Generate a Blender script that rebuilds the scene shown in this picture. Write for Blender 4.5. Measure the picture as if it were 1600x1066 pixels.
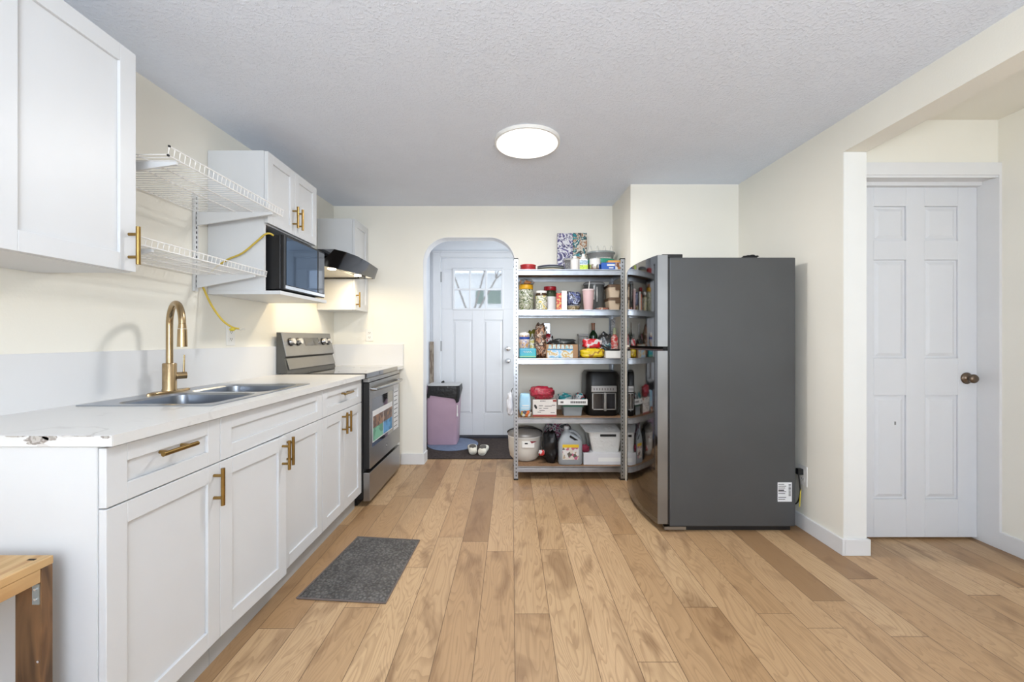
import bpy, bmesh, math, random
from mathutils import Vector, Matrix, noise
R = math.radians
C = bpy.context.scene.collection
for o in list(bpy.data.objects): bpy.data.objects.remove(o)

# ------------------------------------------------------------------ camera
F = 635.0; CX, CY, CH = 799.0, 530.0, 1.17       # focal length in px, principal point, eye height
cam_d = bpy.data.cameras.new('camera'); cam = bpy.data.objects.new('camera', cam_d); C.objects.link(cam)
cam_d.sensor_width = 36; cam_d.lens = 36*F/1600
cam_d.shift_x = (800-CX)/1600; cam_d.shift_y = (CY-533)/1600
cam_d.clip_start = 0.02
cam.location = (0, 0, CH); cam.rotation_euler = (R(90), 0, 0)
bpy.context.scene.camera = cam
def WX(px, Y): return (px-CX)*Y/F
def WZ(y, Y): return CH+(CY-y)*Y/F

# ------------------------------------------------------------------ world, lights, exposure
vs = bpy.context.scene.view_settings
vs.view_transform = 'Standard'; vs.look = 'None'; vs.gamma = 1; vs.use_curve_mapping = False
vs.exposure = -0.12
w = bpy.data.worlds.new('winter_sky'); bpy.context.scene.world = w; w.use_nodes = True
w.node_tree.nodes['Background'].inputs[0].default_value = (0.86, 0.92, 1.0, 1)
w.node_tree.nodes['Background'].inputs[1].default_value = 1.9
def area(name, loc, rot, sx, sy, power, col, shape='RECTANGLE', spread=180):
    d = bpy.data.lights.new(name, 'AREA'); d.shape = shape; d.size = sx; d.size_y = sy
    d.energy = power; d.color = col; d.spread = R(spread)
    o = bpy.data.objects.new(name, d); C.objects.link(o); o.location = loc; o.rotation_euler = rot
    return o
area('assumed_rear_daylight', (0.3, -2.92, 1.45), (R(106), 0, 0), 3.2, 1.7, 34, (0.83, 0.915, 1.0))  # daylight from a window assumed behind the camera, out of view
area('added_ceiling_fill', (0.2, -1.5, 1.35), (R(180-22), 0, 0), 1.0, 1.0, 132, (0.85, 0.925, 1.0))  # unseen fill added behind the camera to brighten the ceiling
area('added_hall_fill', (2.68, -1.6, 1.5), (R(90), 0, R(90)), 1.4, 1.3, 20, (0.90, 0.95, 1.0))  # unseen fill added to light the hall; its wall has no window
area('added_porch_fill', (0.93, 4.17, 1.5), (R(90), 0, R(90)), 0.45, 1.2, 17, (0.88, 0.94, 1.0))  # added unseen light brightening the arch lining; no window stands in this wall
area('ceiling_lamp_light', (0.095, 2.46, 2.332), (0, 0, 0), 0.34, 0.34, 30, (1.0, 0.98, 0.95), 'DISK')

# ------------------------------------------------------------------ materials
MATS = {}
def mat(name, col, rough=0.5, metal=0.0, var=0.04, scale=8, bump=0.0, bscale=60, spec=0.5, coat=0.0, trans=0.0, ior=1.45, alpha=1.0, aniso=None):
    if name in MATS: return MATS[name]
    m = bpy.data.materials.new(name); m.use_nodes = True; nt = m.node_tree; N = nt.nodes; L = nt.links
    b = N['Principled BSDF']
    b.inputs['Roughness'].default_value = rough; b.inputs['Metallic'].default_value = metal
    b.inputs['Specular IOR Level'].default_value = spec; b.inputs['Coat Weight'].default_value = coat
    b.inputs['Transmission Weight'].default_value = trans; b.inputs['IOR'].default_value = ior
    b.inputs['Alpha'].default_value = alpha
    tc = N.new('ShaderNodeTexCoord'); no = N.new('ShaderNodeTexNoise'); no.inputs['Scale'].default_value = scale
    L.new(tc.outputs['Object'], no.inputs['Vector'])
    cr = N.new('ShaderNodeValToRGB')
    cr.color_ramp.elements[0].position = 0.3; cr.color_ramp.elements[1].position = 0.7
    cr.color_ramp.elements[0].color = tuple(max(0, c*(1-var)) for c in col)+(1,)
    cr.color_ramp.elements[1].color = tuple(min(1, c*(1+var)) for c in col)+(1,)
    L.new(no.outputs['Fac'], cr.inputs['Fac']); L.new(cr.outputs['Color'], b.inputs['Base Color'])
    if bump or aniso:
        n2 = N.new('ShaderNodeTexNoise'); n2.inputs['Scale'].default_value = bscale; n2.inputs['Detail'].default_value = 4
        if aniso:
            mp = N.new('ShaderNodeMapping'); mp.inputs['Scale'].default_value = aniso
            L.new(tc.outputs['Object'], mp.inputs['Vector']); L.new(mp.outputs['Vector'], n2.inputs['Vector'])
        else: L.new(tc.outputs['Object'], n2.inputs['Vector'])
        bp = N.new('ShaderNodeBump'); bp.inputs['Strength'].default_value = bump; bp.inputs['Distance'].default_value = 0.01
        L.new(n2.outputs['Fac'], bp.inputs['Height']); L.new(bp.outputs['Normal'], b.inputs['Normal'])
    MATS[name] = m
    return m
def emis(name, col, strength):
    m = mat(name, col); b = m.node_tree.nodes['Principled BSDF']
    b.inputs['Emission Color'].default_value = col+(1,); b.inputs['Emission Strength'].default_value = strength
    return m
def patch(name, cols, scale=30, rough=0.45, kind='voronoi', bump=0.0, stretch=(1, 1, 1), distort=0.0, smooth=False):
    """printed packaging: patches of several colours"""
    m = bpy.data.materials.new(name); m.use_nodes = True; nt = m.node_tree; N = nt.nodes; L = nt.links
    b = N['Principled BSDF']; b.inputs['Roughness'].default_value = rough
    tc = N.new('ShaderNodeTexCoord'); mp = N.new('ShaderNodeMapping'); mp.inputs['Scale'].default_value = stretch
    L.new(tc.outputs['Object'], mp.inputs['Vector'])
    if kind == 'voronoi':
        t = N.new('ShaderNodeTexVoronoi'); t.inputs['Scale'].default_value = scale
        L.new(mp.outputs['Vector'], t.inputs['Vector'])
        sp = N.new('ShaderNodeSeparateColor'); L.new(t.outputs['Color'], sp.inputs[0]); out = sp.outputs[0]
    else:
        t = N.new('ShaderNodeTexNoise'); t.inputs['Scale'].default_value = scale; t.inputs['Detail'].default_value = 2
        t.inputs['Distortion'].default_value = distort
        L.new(mp.outputs['Vector'], t.inputs['Vector'])
        mr = N.new('ShaderNodeMapRange'); mr.inputs[1].default_value = 0.3; mr.inputs[2].default_value = 0.7
        L.new(t.outputs['Fac'], mr.inputs[0]); out = mr.outputs[0]
    cr = N.new('ShaderNodeValToRGB'); e = cr.color_ramp.elements
    cr.color_ramp.interpolation = 'LINEAR' if smooth else 'CONSTANT'
    n = len(cols)
    e[0].position = 0; e[0].color = cols[0]+(1,)
    e[1].position = (n-1)/n if n > 1 else 1; e[1].color = cols[-1]+(1,)
    for i in range(1, n-1):
        k = e.new(i/n); k.color = cols[i]+(1,)
    L.new(out, cr.inputs['Fac']); L.new(cr.outputs['Color'], b.inputs['Base Color'])
    if bump:
        bp = N.new('ShaderNodeBump'); bp.inputs['Strength'].default_value = bump; bp.inputs['Distance'].default_value = 0.005
        n3 = N.new('ShaderNodeTexNoise'); n3.inputs['Scale'].default_value = 40; L.new(tc.outputs['Object'], n3.inputs['Vector'])
        L.new(n3.outputs['Fac'], bp.inputs['Height']); L.new(bp.outputs['Normal'], b.inputs['Normal'])
    MATS[name] = m
    return m

CREAM = mat('cream_wall_paint', (0.82, 0.795, 0.715), 0.75, var=0.015, scale=2, bump=0.06, bscale=120)
WHITE = mat('white_cabinet_paint', (0.665, 0.677, 0.69), 0.38, var=0.01)
TRIM = mat('white_trim_paint', (0.72, 0.722, 0.728), 0.4, var=0.01)
PORCH = mat('pale_porch_paint', (0.74, 0.77, 0.82), 0.55, var=0.01)
DOORP = mat('white_door_paint', (0.665, 0.677, 0.705), 0.42, var=0.01)
KICK = mat('grey_toe_kick', (0.42, 0.42, 0.41), 0.5)
BRASS = mat('aged_brass', (0.33, 0.21, 0.07), 0.28, 1.0, var=0.12, scale=40)
BRASSF = mat('brushed_gold_metal', (0.44, 0.32, 0.18), 0.26, 1.0, var=0.06, scale=30)
STEEL = mat('brushed_stainless', (0.36, 0.355, 0.35), 0.3, 1.0, var=0.04, bump=0.05, bscale=60, aniso=(1, 1, 30))
SINK = mat('sink_stainless', (0.42, 0.45, 0.50), 0.28, 1.0, var=0.05)
DKSTEEL = mat('slate_steel', (0.30, 0.29, 0.28), 0.33, 1.0)
GALV = mat('galvanised_steel', (0.38, 0.40, 0.43), 0.30, 1.0, var=0.12, scale=14)
BLACK = mat('black_plastic', (0.012, 0.012, 0.013), 0.35)
BLACKM = mat('black_matte', (0.01, 0.01, 0.01), 0.8)
GLASSB = mat('black_ceran_glass', (0.015, 0.015, 0.018), 0.06, coat=1.0, spec=0.8)
WIRE = mat('white_coated_wire', (0.80, 0.79, 0.77), 0.4)
WPLAS = mat('white_plastic', (0.78, 0.77, 0.74), 0.35)
GREYP = mat('grey_plastic', (0.30, 0.31, 0.32), 0.45)
CHROME = mat('chrome', (0.8, 0.8, 0.82), 0.12, 1.0)

# ------------------------------------------------------------------ mesh builder
class MB:
    def __init__(s): s.bm = bmesh.new()
    def box(s, x0, x1, y0, y1, z0, z1):
        v = [s.bm.verts.new(p) for p in ((x0,y0,z0),(x1,y0,z0),(x1,y1,z0),(x0,y1,z0),(x0,y0,z1),(x1,y0,z1),(x1,y1,z1),(x0,y1,z1))]
        for f in ((0,3,2,1),(4,5,6,7),(0,1,5,4),(1,2,6,5),(2,3,7,6),(3,0,4,7)): s.bm.faces.new([v[i] for i in f])
        return s
    def rings(s, loops, cap0=True, cap1=True, close=True):
        rs = [[s.bm.verts.new(p) for p in L] for L in loops]
        for a, b in zip(rs, rs[1:]):
            n = len(a)
            for i in range(n if close else n-1):
                j = (i+1) % n
                s.bm.faces.new((a[i], a[j], b[j], b[i]))
        if cap0: s.bm.faces.new(list(reversed(rs[0])))
        if cap1: s.bm.faces.new(rs[-1])
        return s
    def cyl(s, p0, p1, r0, r1=None, n=16):
        r1 = r0 if r1 is None else r1
        p0, p1 = Vector(p0), Vector(p1); d = (p1-p0).normalized()
        a = d.orthogonal().normalized(); b = d.cross(a)
        L = [[p+(a*math.cos(t)+b*math.sin(t))*r for t in [2*math.pi*i/n for i in range(n)]] for p, r in ((p0, r0), (p1, r1))]
        return s.rings(L)
    def tube(s, pts, r, n=10):
        pts = [Vector(p) for p in pts]; L = []; a = None
        for i, p in enumerate(pts):
            d = (pts[min(i+1, len(pts)-1)]-pts[max(i-1, 0)]).normalized()
            if a is None: a = d.orthogonal().normalized()
            a = (a-d*a.dot(d)).normalized(); b = d.cross(a)
            rr = r[i] if isinstance(r, (list, tuple)) else r
            L.append([p+(a*math.cos(t)+b*math.sin(t))*rr for t in [2*math.pi*k/n for k in range(n)]])
        return s.rings(L)
    def lathe(s, c, prof, n=28, sx=1, sy=1):
        L = [[(c[0]+r*sx*math.cos(t), c[1]+r*sy*math.sin(t), c[2]+z) for t in [2*math.pi*k/n for k in range(n)]] for r, z in prof]
        return s.rings(L)
    def prism(s, poly, axis, a, b):
        def P(u, v, w): return {'x': (w, u, v), 'y': (u, w, v), 'z': (u, v, w)}[axis]
        return s.rings([[P(u, v, a) for u, v in poly], [P(u, v, b) for u, v in poly]])
    def frustum_y(s, x0, x1, z0, z1, ya, ins, yb):
        return s.rings([[(x0,ya,z0),(x1,ya,z0),(x1,ya,z1),(x0,ya,z1)], [(x0+ins,yb,z0+ins),(x1-ins,yb,z0+ins),(x1-ins,yb,z1-ins),(x0+ins,yb,z1-ins)]])
    def xf(s, M):
        bmesh.ops.transform(s.bm, matrix=M, verts=s.bm.verts); return s
    def build(s, name, m, parent=None, bevel=0, smooth=None, label=None, seg=2, sub=0, base=None):
        bmesh.ops.recalc_face_normals(s.bm, faces=s.bm.faces)
        if parent is None:
            if base is None:
                xs = [v.co.x for v in s.bm.verts]; ys = [v.co.y for v in s.bm.verts]; zs = [v.co.z for v in s.bm.verts]
                base = Vector(((min(xs)+max(xs))/2, (min(ys)+max(ys))/2, min(zs)))
            org = Vector(base)
        else:
            org = Vector(); q = parent
            while q: org += q.location; q = q.parent
        bmesh.ops.translate(s.bm, verts=s.bm.verts, vec=-org)
        me = bpy.data.meshes.new(name); s.bm.to_mesh(me); s.bm.free()
        ms = m if isinstance(m, list) else [m]
        for k in ms: me.materials.append(k)
        o = bpy.data.objects.new(name, me); C.objects.link(o)
        if parent: o.parent = parent
        else: o.location = org
        if bevel:
            bv = o.modifiers.new('bevel', 'BEVEL'); bv.width = bevel; bv.segments = seg; bv.limit_method = 'ANGLE'; bv.angle_limit = R(40)
        if sub:
            sb = o.modifiers.new('sub', 'SUBSURF'); sb.levels = sub; sb.render_levels = sub
        if smooth:
            me.shade_smooth() if smooth is True else me.shade_smooth()
            if smooth is not True:
                try: me.set_sharp_from_angle(angle=R(smooth))
                except Exception: pass
        if label: o['label'] = label
        return o
def tag(o, label, cat, group=None, kind=None):
    if label: o['label'] = label
    if cat: o['category'] = cat
    if group: o['group'] = group
    if kind: o['kind'] = kind
    return o
def thing(name, label, cat, loc, group=None):
    o = bpy.data.objects.new(name, None); C.objects.link(o); o.location = loc; o.empty_display_size = 0.05
    return tag(o, label, cat, group)
def struct(name, mb, m, **k):
    o = mb.build(name, m, **k); o['kind'] = 'structure'; return o
def rrect(x0, x1, y0, y1, r, z, n=6):
    pts = []
    for cx, cy, a0 in ((x1-r, y1-r, 0), (x0+r, y1-r, 90), (x0+r, y0+r, 180), (x1-r, y0+r, 270)):
        for i in range(n+1):
            a = R(a0+90*i/n); pts.append((cx+r*math.cos(a), cy+r*math.sin(a), z))
    return pts
def lump(c, size, seed=0, amp=0.12, freq=3.0, p=2.6, n=24, m=18, flat=True, crease=0.0):
    """soft irregular body (bags, sacks): superellipsoid pushed about by noise"""
    mb = MB(); L = []
    def sp(v): return math.copysign(abs(v)**(2/p), v)
    for i in range(1, m):
        ph = -math.pi/2+math.pi*i/m; row = []
        for k in range(n):
            t = 2*math.pi*k/n
            d = Vector((sp(math.cos(ph))*sp(math.cos(t)), sp(math.cos(ph))*sp(math.sin(t)), sp(math.sin(ph))))
            q = d*freq+Vector((seed*7.3, seed*1.7, seed*3.1))
            s_ = 1+amp*noise.noise(q)+crease*abs(noise.noise(q*3.1))
            v = Vector((d.x*size[0]/2*s_, d.y*size[1]/2*s_, d.z*size[2]/2*s_))
            if flat: v.z = max(v.z, -size[2]/2)
            row.append(Vector(c)+v)
        L.append(row)
    mb.rings(L); return mb
def text_mesh(s, size, name, m, parent, loc, rot, extr=0.0004):
    cu = bpy.data.curves.new(name, 'FONT'); cu.body = s; cu.size = size; cu.extrude = extr; cu.align_x = 'CENTER'; cu.align_y = 'CENTER'
    t = bpy.data.objects.new('tmp', cu); C.objects.link(t)
    me = bpy.data.meshes.new_from_object(t.evaluated_get(bpy.context.evaluated_depsgraph_get())); bpy.data.objects.remove(t)
    me.materials.append(m); o = bpy.data.objects.new(name, me); C.objects.link(o); o.parent = parent
    org = Vector(); q = parent
    while q: org += q.location; q = q.parent
    o.location = Vector(loc)-org; o.rotation_euler = rot
    return o

# ================================================================== SETTING
LW, RW, BY = -1.66, 1.80, 3.80
# floor: oak planks running away from the camera
def floor_material():
    m = bpy.data.materials.new('oak_plank_floor'); m.use_nodes = True; nt = m.node_tree; N = nt.nodes; L = nt.links
    b = N['Principled BSDF']
    def math_(op, a, c=None, clamp=False):
        n = N.new('ShaderNodeMath'); n.operation = op; n.use_clamp = clamp
        for i, v in enumerate((a, c)):
            if v is None: continue
            if isinstance(v, (int, float)): n.inputs[i].default_value = v
            else: L.new(v, n.inputs[i])
        return n.outputs[0]
    geo = N.new('ShaderNodeNewGeometry'); sep = N.new('ShaderNodeSeparateXYZ'); L.new(geo.outputs['Position'], sep.inputs[0])
    u = math_('DIVIDE', math_('SUBTRACT', sep.outputs[0], 0.013), 0.148)
    col = math_('FLOOR', u); fu = math_('FRACT', u)
    wn = N.new('ShaderNodeTexWhiteNoise'); wn.noise_dimensions = '1D'; L.new(col, wn.inputs['W'])
    v = math_('ADD', math_('DIVIDE', sep.outputs[1], 1.22), wn.outputs['Value'])
    row = math_('FLOOR', v); fv = math_('FRACT', v)
    cb = N.new('ShaderNodeCombineXYZ'); L.new(col, cb.inputs[0]); L.new(row, cb.inputs[1])
    w2 = N.new('ShaderNodeTexWhiteNoise'); w2.noise_dimensions = '2D'; L.new(cb.outputs[0], w2.inputs['Vector'])
    # seams
    eu = math_('MINIMUM', fu, math_('SUBTRACT', 1.0, fu)); ev = math_('MINIMUM', fv, math_('SUBTRACT', 1.0, fv))
    su = math_('LESS_THAN', eu, 0.0095); sv = math_('LESS_THAN', ev, 0.0012)
    seam = math_('MAXIMUM', su, sv)
    # grain coordinates: shift every plank
    gv = N.new('ShaderNodeCombineXYZ')
    L.new(math_('ADD', sep.outputs[0], math_('MULTIPLY', w2.outputs['Value'], 37.0)), gv.inputs[0])
    L.new(math_('ADD', sep.outputs[1], math_('MULTIPLY', w2.outputs['Value'], 91.0)), gv.inputs[1])
    mp = N.new('ShaderNodeMapping'); mp.inputs['Scale'].default_value = (9, 1.3, 1); L.new(gv.outputs[0], mp.inputs['Vector'])
    big = N.new('ShaderNodeTexNoise'); big.inputs['Scale'].default_value = 1.0; big.inputs['Detail'].default_value = 2; big.inputs['Distortion'].default_value = 0.5
    L.new(mp.outputs[0], big.inputs['Vector'])
    rings = math_('FRACT', math_('MULTIPLY', big.outputs['Fac'], 22.0))
    rg = math_('MULTIPLY', math_('LESS_THAN', rings, 0.30), 1.0)
    rgs = N.new('ShaderNodeMapRange'); rgs.inputs[1].default_value = 0.0; rgs.inputs[2].default_value = 0.5; rgs.inputs[3].default_value = 1.0; rgs.inputs[4].default_value = 0.0
    L.new(rings, rgs.inputs[0])
    mp2 = N.new('ShaderNodeMapping'); mp2.inputs['Scale'].default_value = (150, 5, 1); L.new(gv.outputs[0], mp2.inputs['Vector'])
    fine = N.new('ShaderNodeTexNoise'); fine.inputs['Scale'].default_value = 1.0; fine.inputs['Detail'].default_value = 3; L.new(mp2.outputs[0], fine.inputs['Vector'])
    mp3 = N.new('ShaderNodeMapping'); mp3.inputs['Scale'].default_value = (6, 2.2, 1); L.new(gv.outputs[0], mp3.inputs['Vector'])
    kn = N.new('ShaderNodeTexNoise'); kn.inputs['Scale'].default_value = 1.0; kn.inputs['Detail'].default_value = 3; kn.inputs['Distortion'].default_value = 1.2; L.new(mp3.outputs[0], kn.inputs['Vector'])
    base = N.new('ShaderNodeValToRGB'); e = base.color_ramp.elements
    e[0].position = 0; e[0].color = (0.28, 0.16, 0.075, 1); e[1].position = 1; e[1].color = (0.57, 0.385, 0.22, 1)
    for p_, c_ in ((0.2, (0.50, 0.325, 0.175, 1)), (0.4, (0.38, 0.225, 0.108, 1)), (0.6, (0.54, 0.365, 0.205, 1)), (0.8, (0.44, 0.275, 0.142, 1))):
        k = e.new(p_); k.color = c_
    L.new(w2.outputs['Value'], base.inputs['Fac'])
    def mix(fac, a, c, mode='MIX'):
        n = N.new('ShaderNodeMix'); n.data_type = 'RGBA'; n.blend_type = mode
        if isinstance(fac, (int, float)): n.inputs[0].default_value = fac
        else: L.new(fac, n.inputs[0])
        for i, q in ((6, a), (7, c)):
            if isinstance(q, tuple): n.inputs[i].default_value = q
            else: L.new(q, n.inputs[i])
        return n.outputs[2]
    c1 = mix(math_('MULTIPLY', rgs.outputs[0], 0.48), base.outputs['Color'], (0.26, 0.15, 0.07, 1))
    fr = N.new('ShaderNodeMapRange'); fr.inputs[1].default_value = 0.45; fr.inputs[2].default_value = 0.75; L.new(fine.outputs['Fac'], fr.inputs[0])
    c2 = mix(math_('MULTIPLY', fr.outputs[0], 0.30), c1, (0.33, 0.20, 0.10, 1))
    kr = N.new('ShaderNodeMapRange'); kr.inputs[1].default_value = 0.55; kr.inputs[2].default_value = 0.74; L.new(kn.outputs['Fac'], kr.inputs[0])
    c3 = mix(math_('MULTIPLY', kr.outputs[0], 0.75), c2, (0.17, 0.085, 0.035, 1))
    c4 = mix(math_('MULTIPLY', seam, 0.9), c3, (0.12, 0.065, 0.03, 1))
    L.new(c4, b.inputs['Base Color'])
    b.inputs['Roughness'].default_value = 0.42
    bp = N.new('ShaderNodeBump'); bp.inputs['Strength'].default_value = 0.25; bp.inputs['Distance'].default_value = 0.002
    L.new(math_('SUBTRACT', math_('MULTIPLY', fine.outputs['Fac'], 0.4), seam), bp.inputs['Height']); L.new(bp.outputs[0], b.inputs['Normal'])
    return m
struct('floor', MB().box(-1.9, 3.0, -3.1, 5.0, -0.05, 0), floor_material(), base=(0, 0, 0))
# ceiling, stippled, rising slightly towards the back
def ceil_z(Y): return 2.30+0.030*Y
def ceiling_material():
    m = mat('stippled_ceiling_paint', (0.80, 0.855, 0.96), 0.85, var=0.01)
    nt = m.node_tree; N = nt.nodes; L = nt.links; b = N['Principled BSDF']
    g = N.new('ShaderNodeNewGeometry')
    a = N.new('ShaderNodeTexNoise'); a.inputs['Scale'].default_value = 75; a.inputs['Detail'].default_value = 4; a.inputs['Roughness'].default_value = 0.65; L.new(g.outputs['Position'], a.inputs['Vector'])
    mr = N.new('ShaderNodeMapRange'); mr.inputs[1].default_value = 0.48; mr.inputs[2].default_value = 0.72; L.new(a.outputs['Fac'], mr.inputs[0])
    bp = N.new('ShaderNodeBump'); bp.inputs['Strength'].default_value = 0.5; bp.inputs['Distance'].default_value = 0.006
    L.new(mr.outputs[0], bp.inputs['Height']); L.new(bp.outputs[0], b.inputs['Normal'])
    return m
y0, y1 = -3.1, BY+0.06
struct('ceiling', MB().prism([(y0, ceil_z(y0)), (y1, ceil_z(y1)), (y1, 2.62), (y0, 2.62)], 'x', -1.8, 1.87), ceiling_material())
struct('ceiling_hall', MB().prism([(y0, ceil_z(0)+0.08), (2.34, 2.40), (2.34, 2.62), (y0, 2.62)], 'x', 1.87, 2.9), CREAM)
struct('ceiling_porch', MB().box(-1.1, 1.1, 3.93, 5.0, 2.45, 2.55), PORCH)
struct('wall_left', MB().box(-1.80, LW, -3.1, BY+0.12, 0, 2.6), CREAM)
# back wall with the rounded archway
def arch_pts(x0, x1, ztop, r, n=10):
    p = [(x0, 0)]
    for i in range(n+1):
        a = R(180-90*i/n); p.append((x0+r+r*math.cos(a), ztop-r+r*math.sin(a)))
    for i in range(n+1):
        a = R(90-90*i/n); p.append((x1-r+r*math.cos(a), ztop-r+r*math.sin(a)))
    p.append((x1, 0)); return p
AX0, AX1, AZ = -0.825, 0.036, 2.122
mb = MB()
arch = arch_pts(AX0, AX1, AZ, 0.235)
outer = [(-1.66, 0)]+[(-1.66+i*0, 0) for i in range(0)]
def wall_with_arch(mb, X0, X1, Z1, ya, yb):
    # vertical strips left and right plus a fan above the arch
    n = len(arch)
    top = [(x, Z1) for x, z in arch]
    fr = [[(arch[i][0], y, arch[i][1]) for i in range(n)] for y in (ya, yb)]
    tp = [[(top[i][0], y, Z1) for i in range(n)] for y in (ya, yb)]
    V = lambda p: mb.bm.verts.new(p)
    fa = [V(p) for p in fr[0]]; fb = [V(p) for p in fr[1]]; ta = [V(p) for p in tp[0]]; tb = [V(p) for p in tp[1]]
    for i in range(1, n-2):
        if abs(arch[i][0]-arch[i+1][0]) > 1e-6:
            mb.bm.faces.new((fa[i], fa[i+1], ta[i+1], ta[i])); mb.bm.faces.new((fb[i], fb[i+1], tb[i+1], tb[i]))
    for i in range(n-1): mb.bm.faces.new((fa[i], fb[i], fb[i+1], fa[i+1]))
    mb.box(X0, AX0, ya, yb, 0, Z1) if False else None
    for (xa, xb, lo) in ((X0, AX0, True), (AX1, X1, False)):
        for y in (ya, yb):
            a = [V((xa, y, 0)), V((xb, y, 0)), V((xb, y, Z1)), V((xa, y, Z1))]; mb.bm.faces.new(a)
wall_with_arch(mb, LW, 1.95, 2.6, BY, BY+0.13)
o = struct('wall_back', mb, CREAM)
# white painted lining of the arch
mb = MB(); n = len(arch)
inn = arch_pts(AX0+0.004, AX1-0.004, AZ-0.004, 0.232)
mb.rings([[(x, BY-0.002, z) for x, z in arch], [(x, BY+0.132, z) for x, z in arch], [(x, BY+0.132, z) for x, z in inn], [(x, BY-0.002, z) for x, z in inn], [(x, BY-0.002, z) for x, z in arch]], False, False, close=False)
struct('trim_arch', mb, TRIM)
# chase beside the shelving
struct('wall_chase', MB().box(0.945, RW, 3.22, BY, 0, 2.6), CREAM)
struct('wall_right', MB().box(RW, 1.925, 2.205, BY, 0, 2.6), CREAM)
struct('trim_pillar', MB().box(RW+0.001, 1.924, 2.2015, 2.205, 0.088, 2.184), mat('off_white_pillar_paint', (0.78, 0.785, 0.765), 0.6, var=0.01))
struct('beam', MB().box(RW, 1.925, -3.1, 2.205, 2.185, 2.6), CREAM)
# hall beyond the beam
struct('wall_hall_right', MB().box(2.73, 2.9, -3.1, 2.45, 0, 2.6), CREAM)
struct('wall_hall_back', MB().box(1.925, 2.73, 2.28, 2.42, 2.155, 2.6), CREAM)
struct('wall_rear', MB().box(-1.66, -1.4, -3.1, -2.98, 0, 2.6).box(2.0, 2.9, -3.1, -2.98, 0, 2.6).box(-1.4, 2.0, -3.1, -2.98, 0, 0.55).box(-1.4, 2.0, -3.1, -2.98, 2.35, 2.6), CREAM)  # opening for the assumed rear window, never in view
# porch
struct('wall_porch_left', MB().box(-1.1, -0.96, BY+0.13, 5.0, 0, 2.5), PORCH)
struct('wall_porch_right', MB().box(0.95, 1.1, BY+0.13, 5.0, 0, 2.5), PORCH)
PY = 4.80
struct('wall_porch_back', MB().box(-1.1, -0.84, PY+0.02, 4.98, 0, 2.5).box(0.045, 1.1, PY+0.02, 4.98, 0, 2.5).box(-0.84, 0.045, PY+0.02, 4.98, 2.145, 2.5), PORCH)
struct('trim_1', MB().box(-0.935, -0.828, PY-0.0, PY+0.02, 0, 2.215).box(0.033, 0.13, PY-0.0, PY+0.02, 0, 2.215).box(-0.828, 0.033, PY-0.0, PY+0.02, 2.132, 2.215)
       .box(-0.925, -0.84, PY-0.008, PY, 0, 2.19).box(0.045, 0.12, PY-0.008, PY, 0, 2.19).box(-0.84, 0.045, PY-0.008, PY, 2.145, 2.19), DOORP, bevel=0.003)
struct('trim_sill', MB().box(-0.83, 0.035, PY-0.04, PY+0.1, 0, 0.03), mat('dark_threshold', (0.03, 0.03, 0.04), 0.5))
# baseboards
BBH = 0.088
struct('baseboard_right', MB().box(RW-0.014, RW+0.0001, 2.191, 3.22, 0, BBH), TRIM, bevel=0.002)
struct('baseboard_pillar', MB().box(RW+0.0002, 1.939, 2.191, 2.205, 0, BBH).box(1.925, 1.939, 2.205, 2.28, 0, BBH), TRIM, bevel=0.002)
struct('baseboard_back', MB().box(-1.03, AX0+0.014, BY-0.014, BY, 0, 0.10).box(AX0, AX0+0.014, BY, BY+0.13, 0, 0.10), TRIM, bevel=0.002)
struct('baseboard_chase', MB().box(0.05, 0.945, BY-0.014, BY, 0, 0.10), TRIM, bevel=0.002)
struct('baseboard_hall', MB().box(2.716, 2.73, -3.0, 2.265, 0, 0.095), TRIM, bevel=0.002)
struct('baseboard_left', MB().box(LW, LW+0.014, -3.0, 1.03, 0, 0.095), TRIM, bevel=0.002)

# six panel door in the hall
def panel_slab(X0, X1, Z0, Z1, Yf, cols, th=0.035, rec=0.009, holes=()):
    """cols: list of (x0, x1, [(z0, z1), ...]) recessed panels with raised fields"""
    mb = MB(); xs = X0
    for (a, b, rows) in cols:
        mb.box(xs, a, Yf, Yf+th, Z0, Z1); z = Z0
        for (c, d) in rows:
            mb.box(a, b, Yf, Yf+th, z, c); z = d
            if (c, d) in holes: continue
            mb.box(a, b, Yf+rec, Yf+th, c, d)
            mb.frustum_y(a+0.012, b-0.012, c+0.012, d-0.012, Yf+rec, 0.018, Yf+0.002)
        mb.box(a, b, Yf, Yf+th, z, Z1); xs = b
    mb.box(xs, X1, Yf, Yf+th, Z0, Z1)
    return mb
DY = 2.37
rows = [(0.235, 0.842), (1.058, 1.633), (1.745, 1.945)]
xa = [(WX(1365, DY), WX(1416, DY), rows), (WX(1445, DY), WX(1497, DY), rows)]
d1 = struct('door_1', panel_slab(1.985, 2.716, 0.014, 2.056, DY, xa, holes=()), DOORP, bevel=0.002)
KNOB = mat('aged_bronze_knob', (0.16, 0.12, 0.09), 0.3, 0.9)
kx, kz = 2.652, 0.942
mb = MB(); prof = [(0.033, 0.0), (0.034, 0.005), (0.026, 0.010), (0.013, 0.013), (0.012, 0.022), (0.018, 0.027), (0.025, 0.034), (0.026, 0.042), (0.019, 0.050), (0.007, 0.053)]
mb.rings([[(kx+r*math.cos(t), DY-h, kz+r*math.sin(t)) for t in [2*math.pi*k/24 for k in range(24)]] for r, h in prof])
mb.build('door_knob', KNOB, d1, smooth=True, label='aged bronze door knob')
mb = MB().box(WX(1398, DY), WX(1400, DY), DY-0.0006, DY+0.012, WZ(664, DY), WZ(659, DY)); 
mb.build('scuff_mark', mat('grey_scuff', (0.25, 0.25, 0.25), 0.7), d1)
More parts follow.
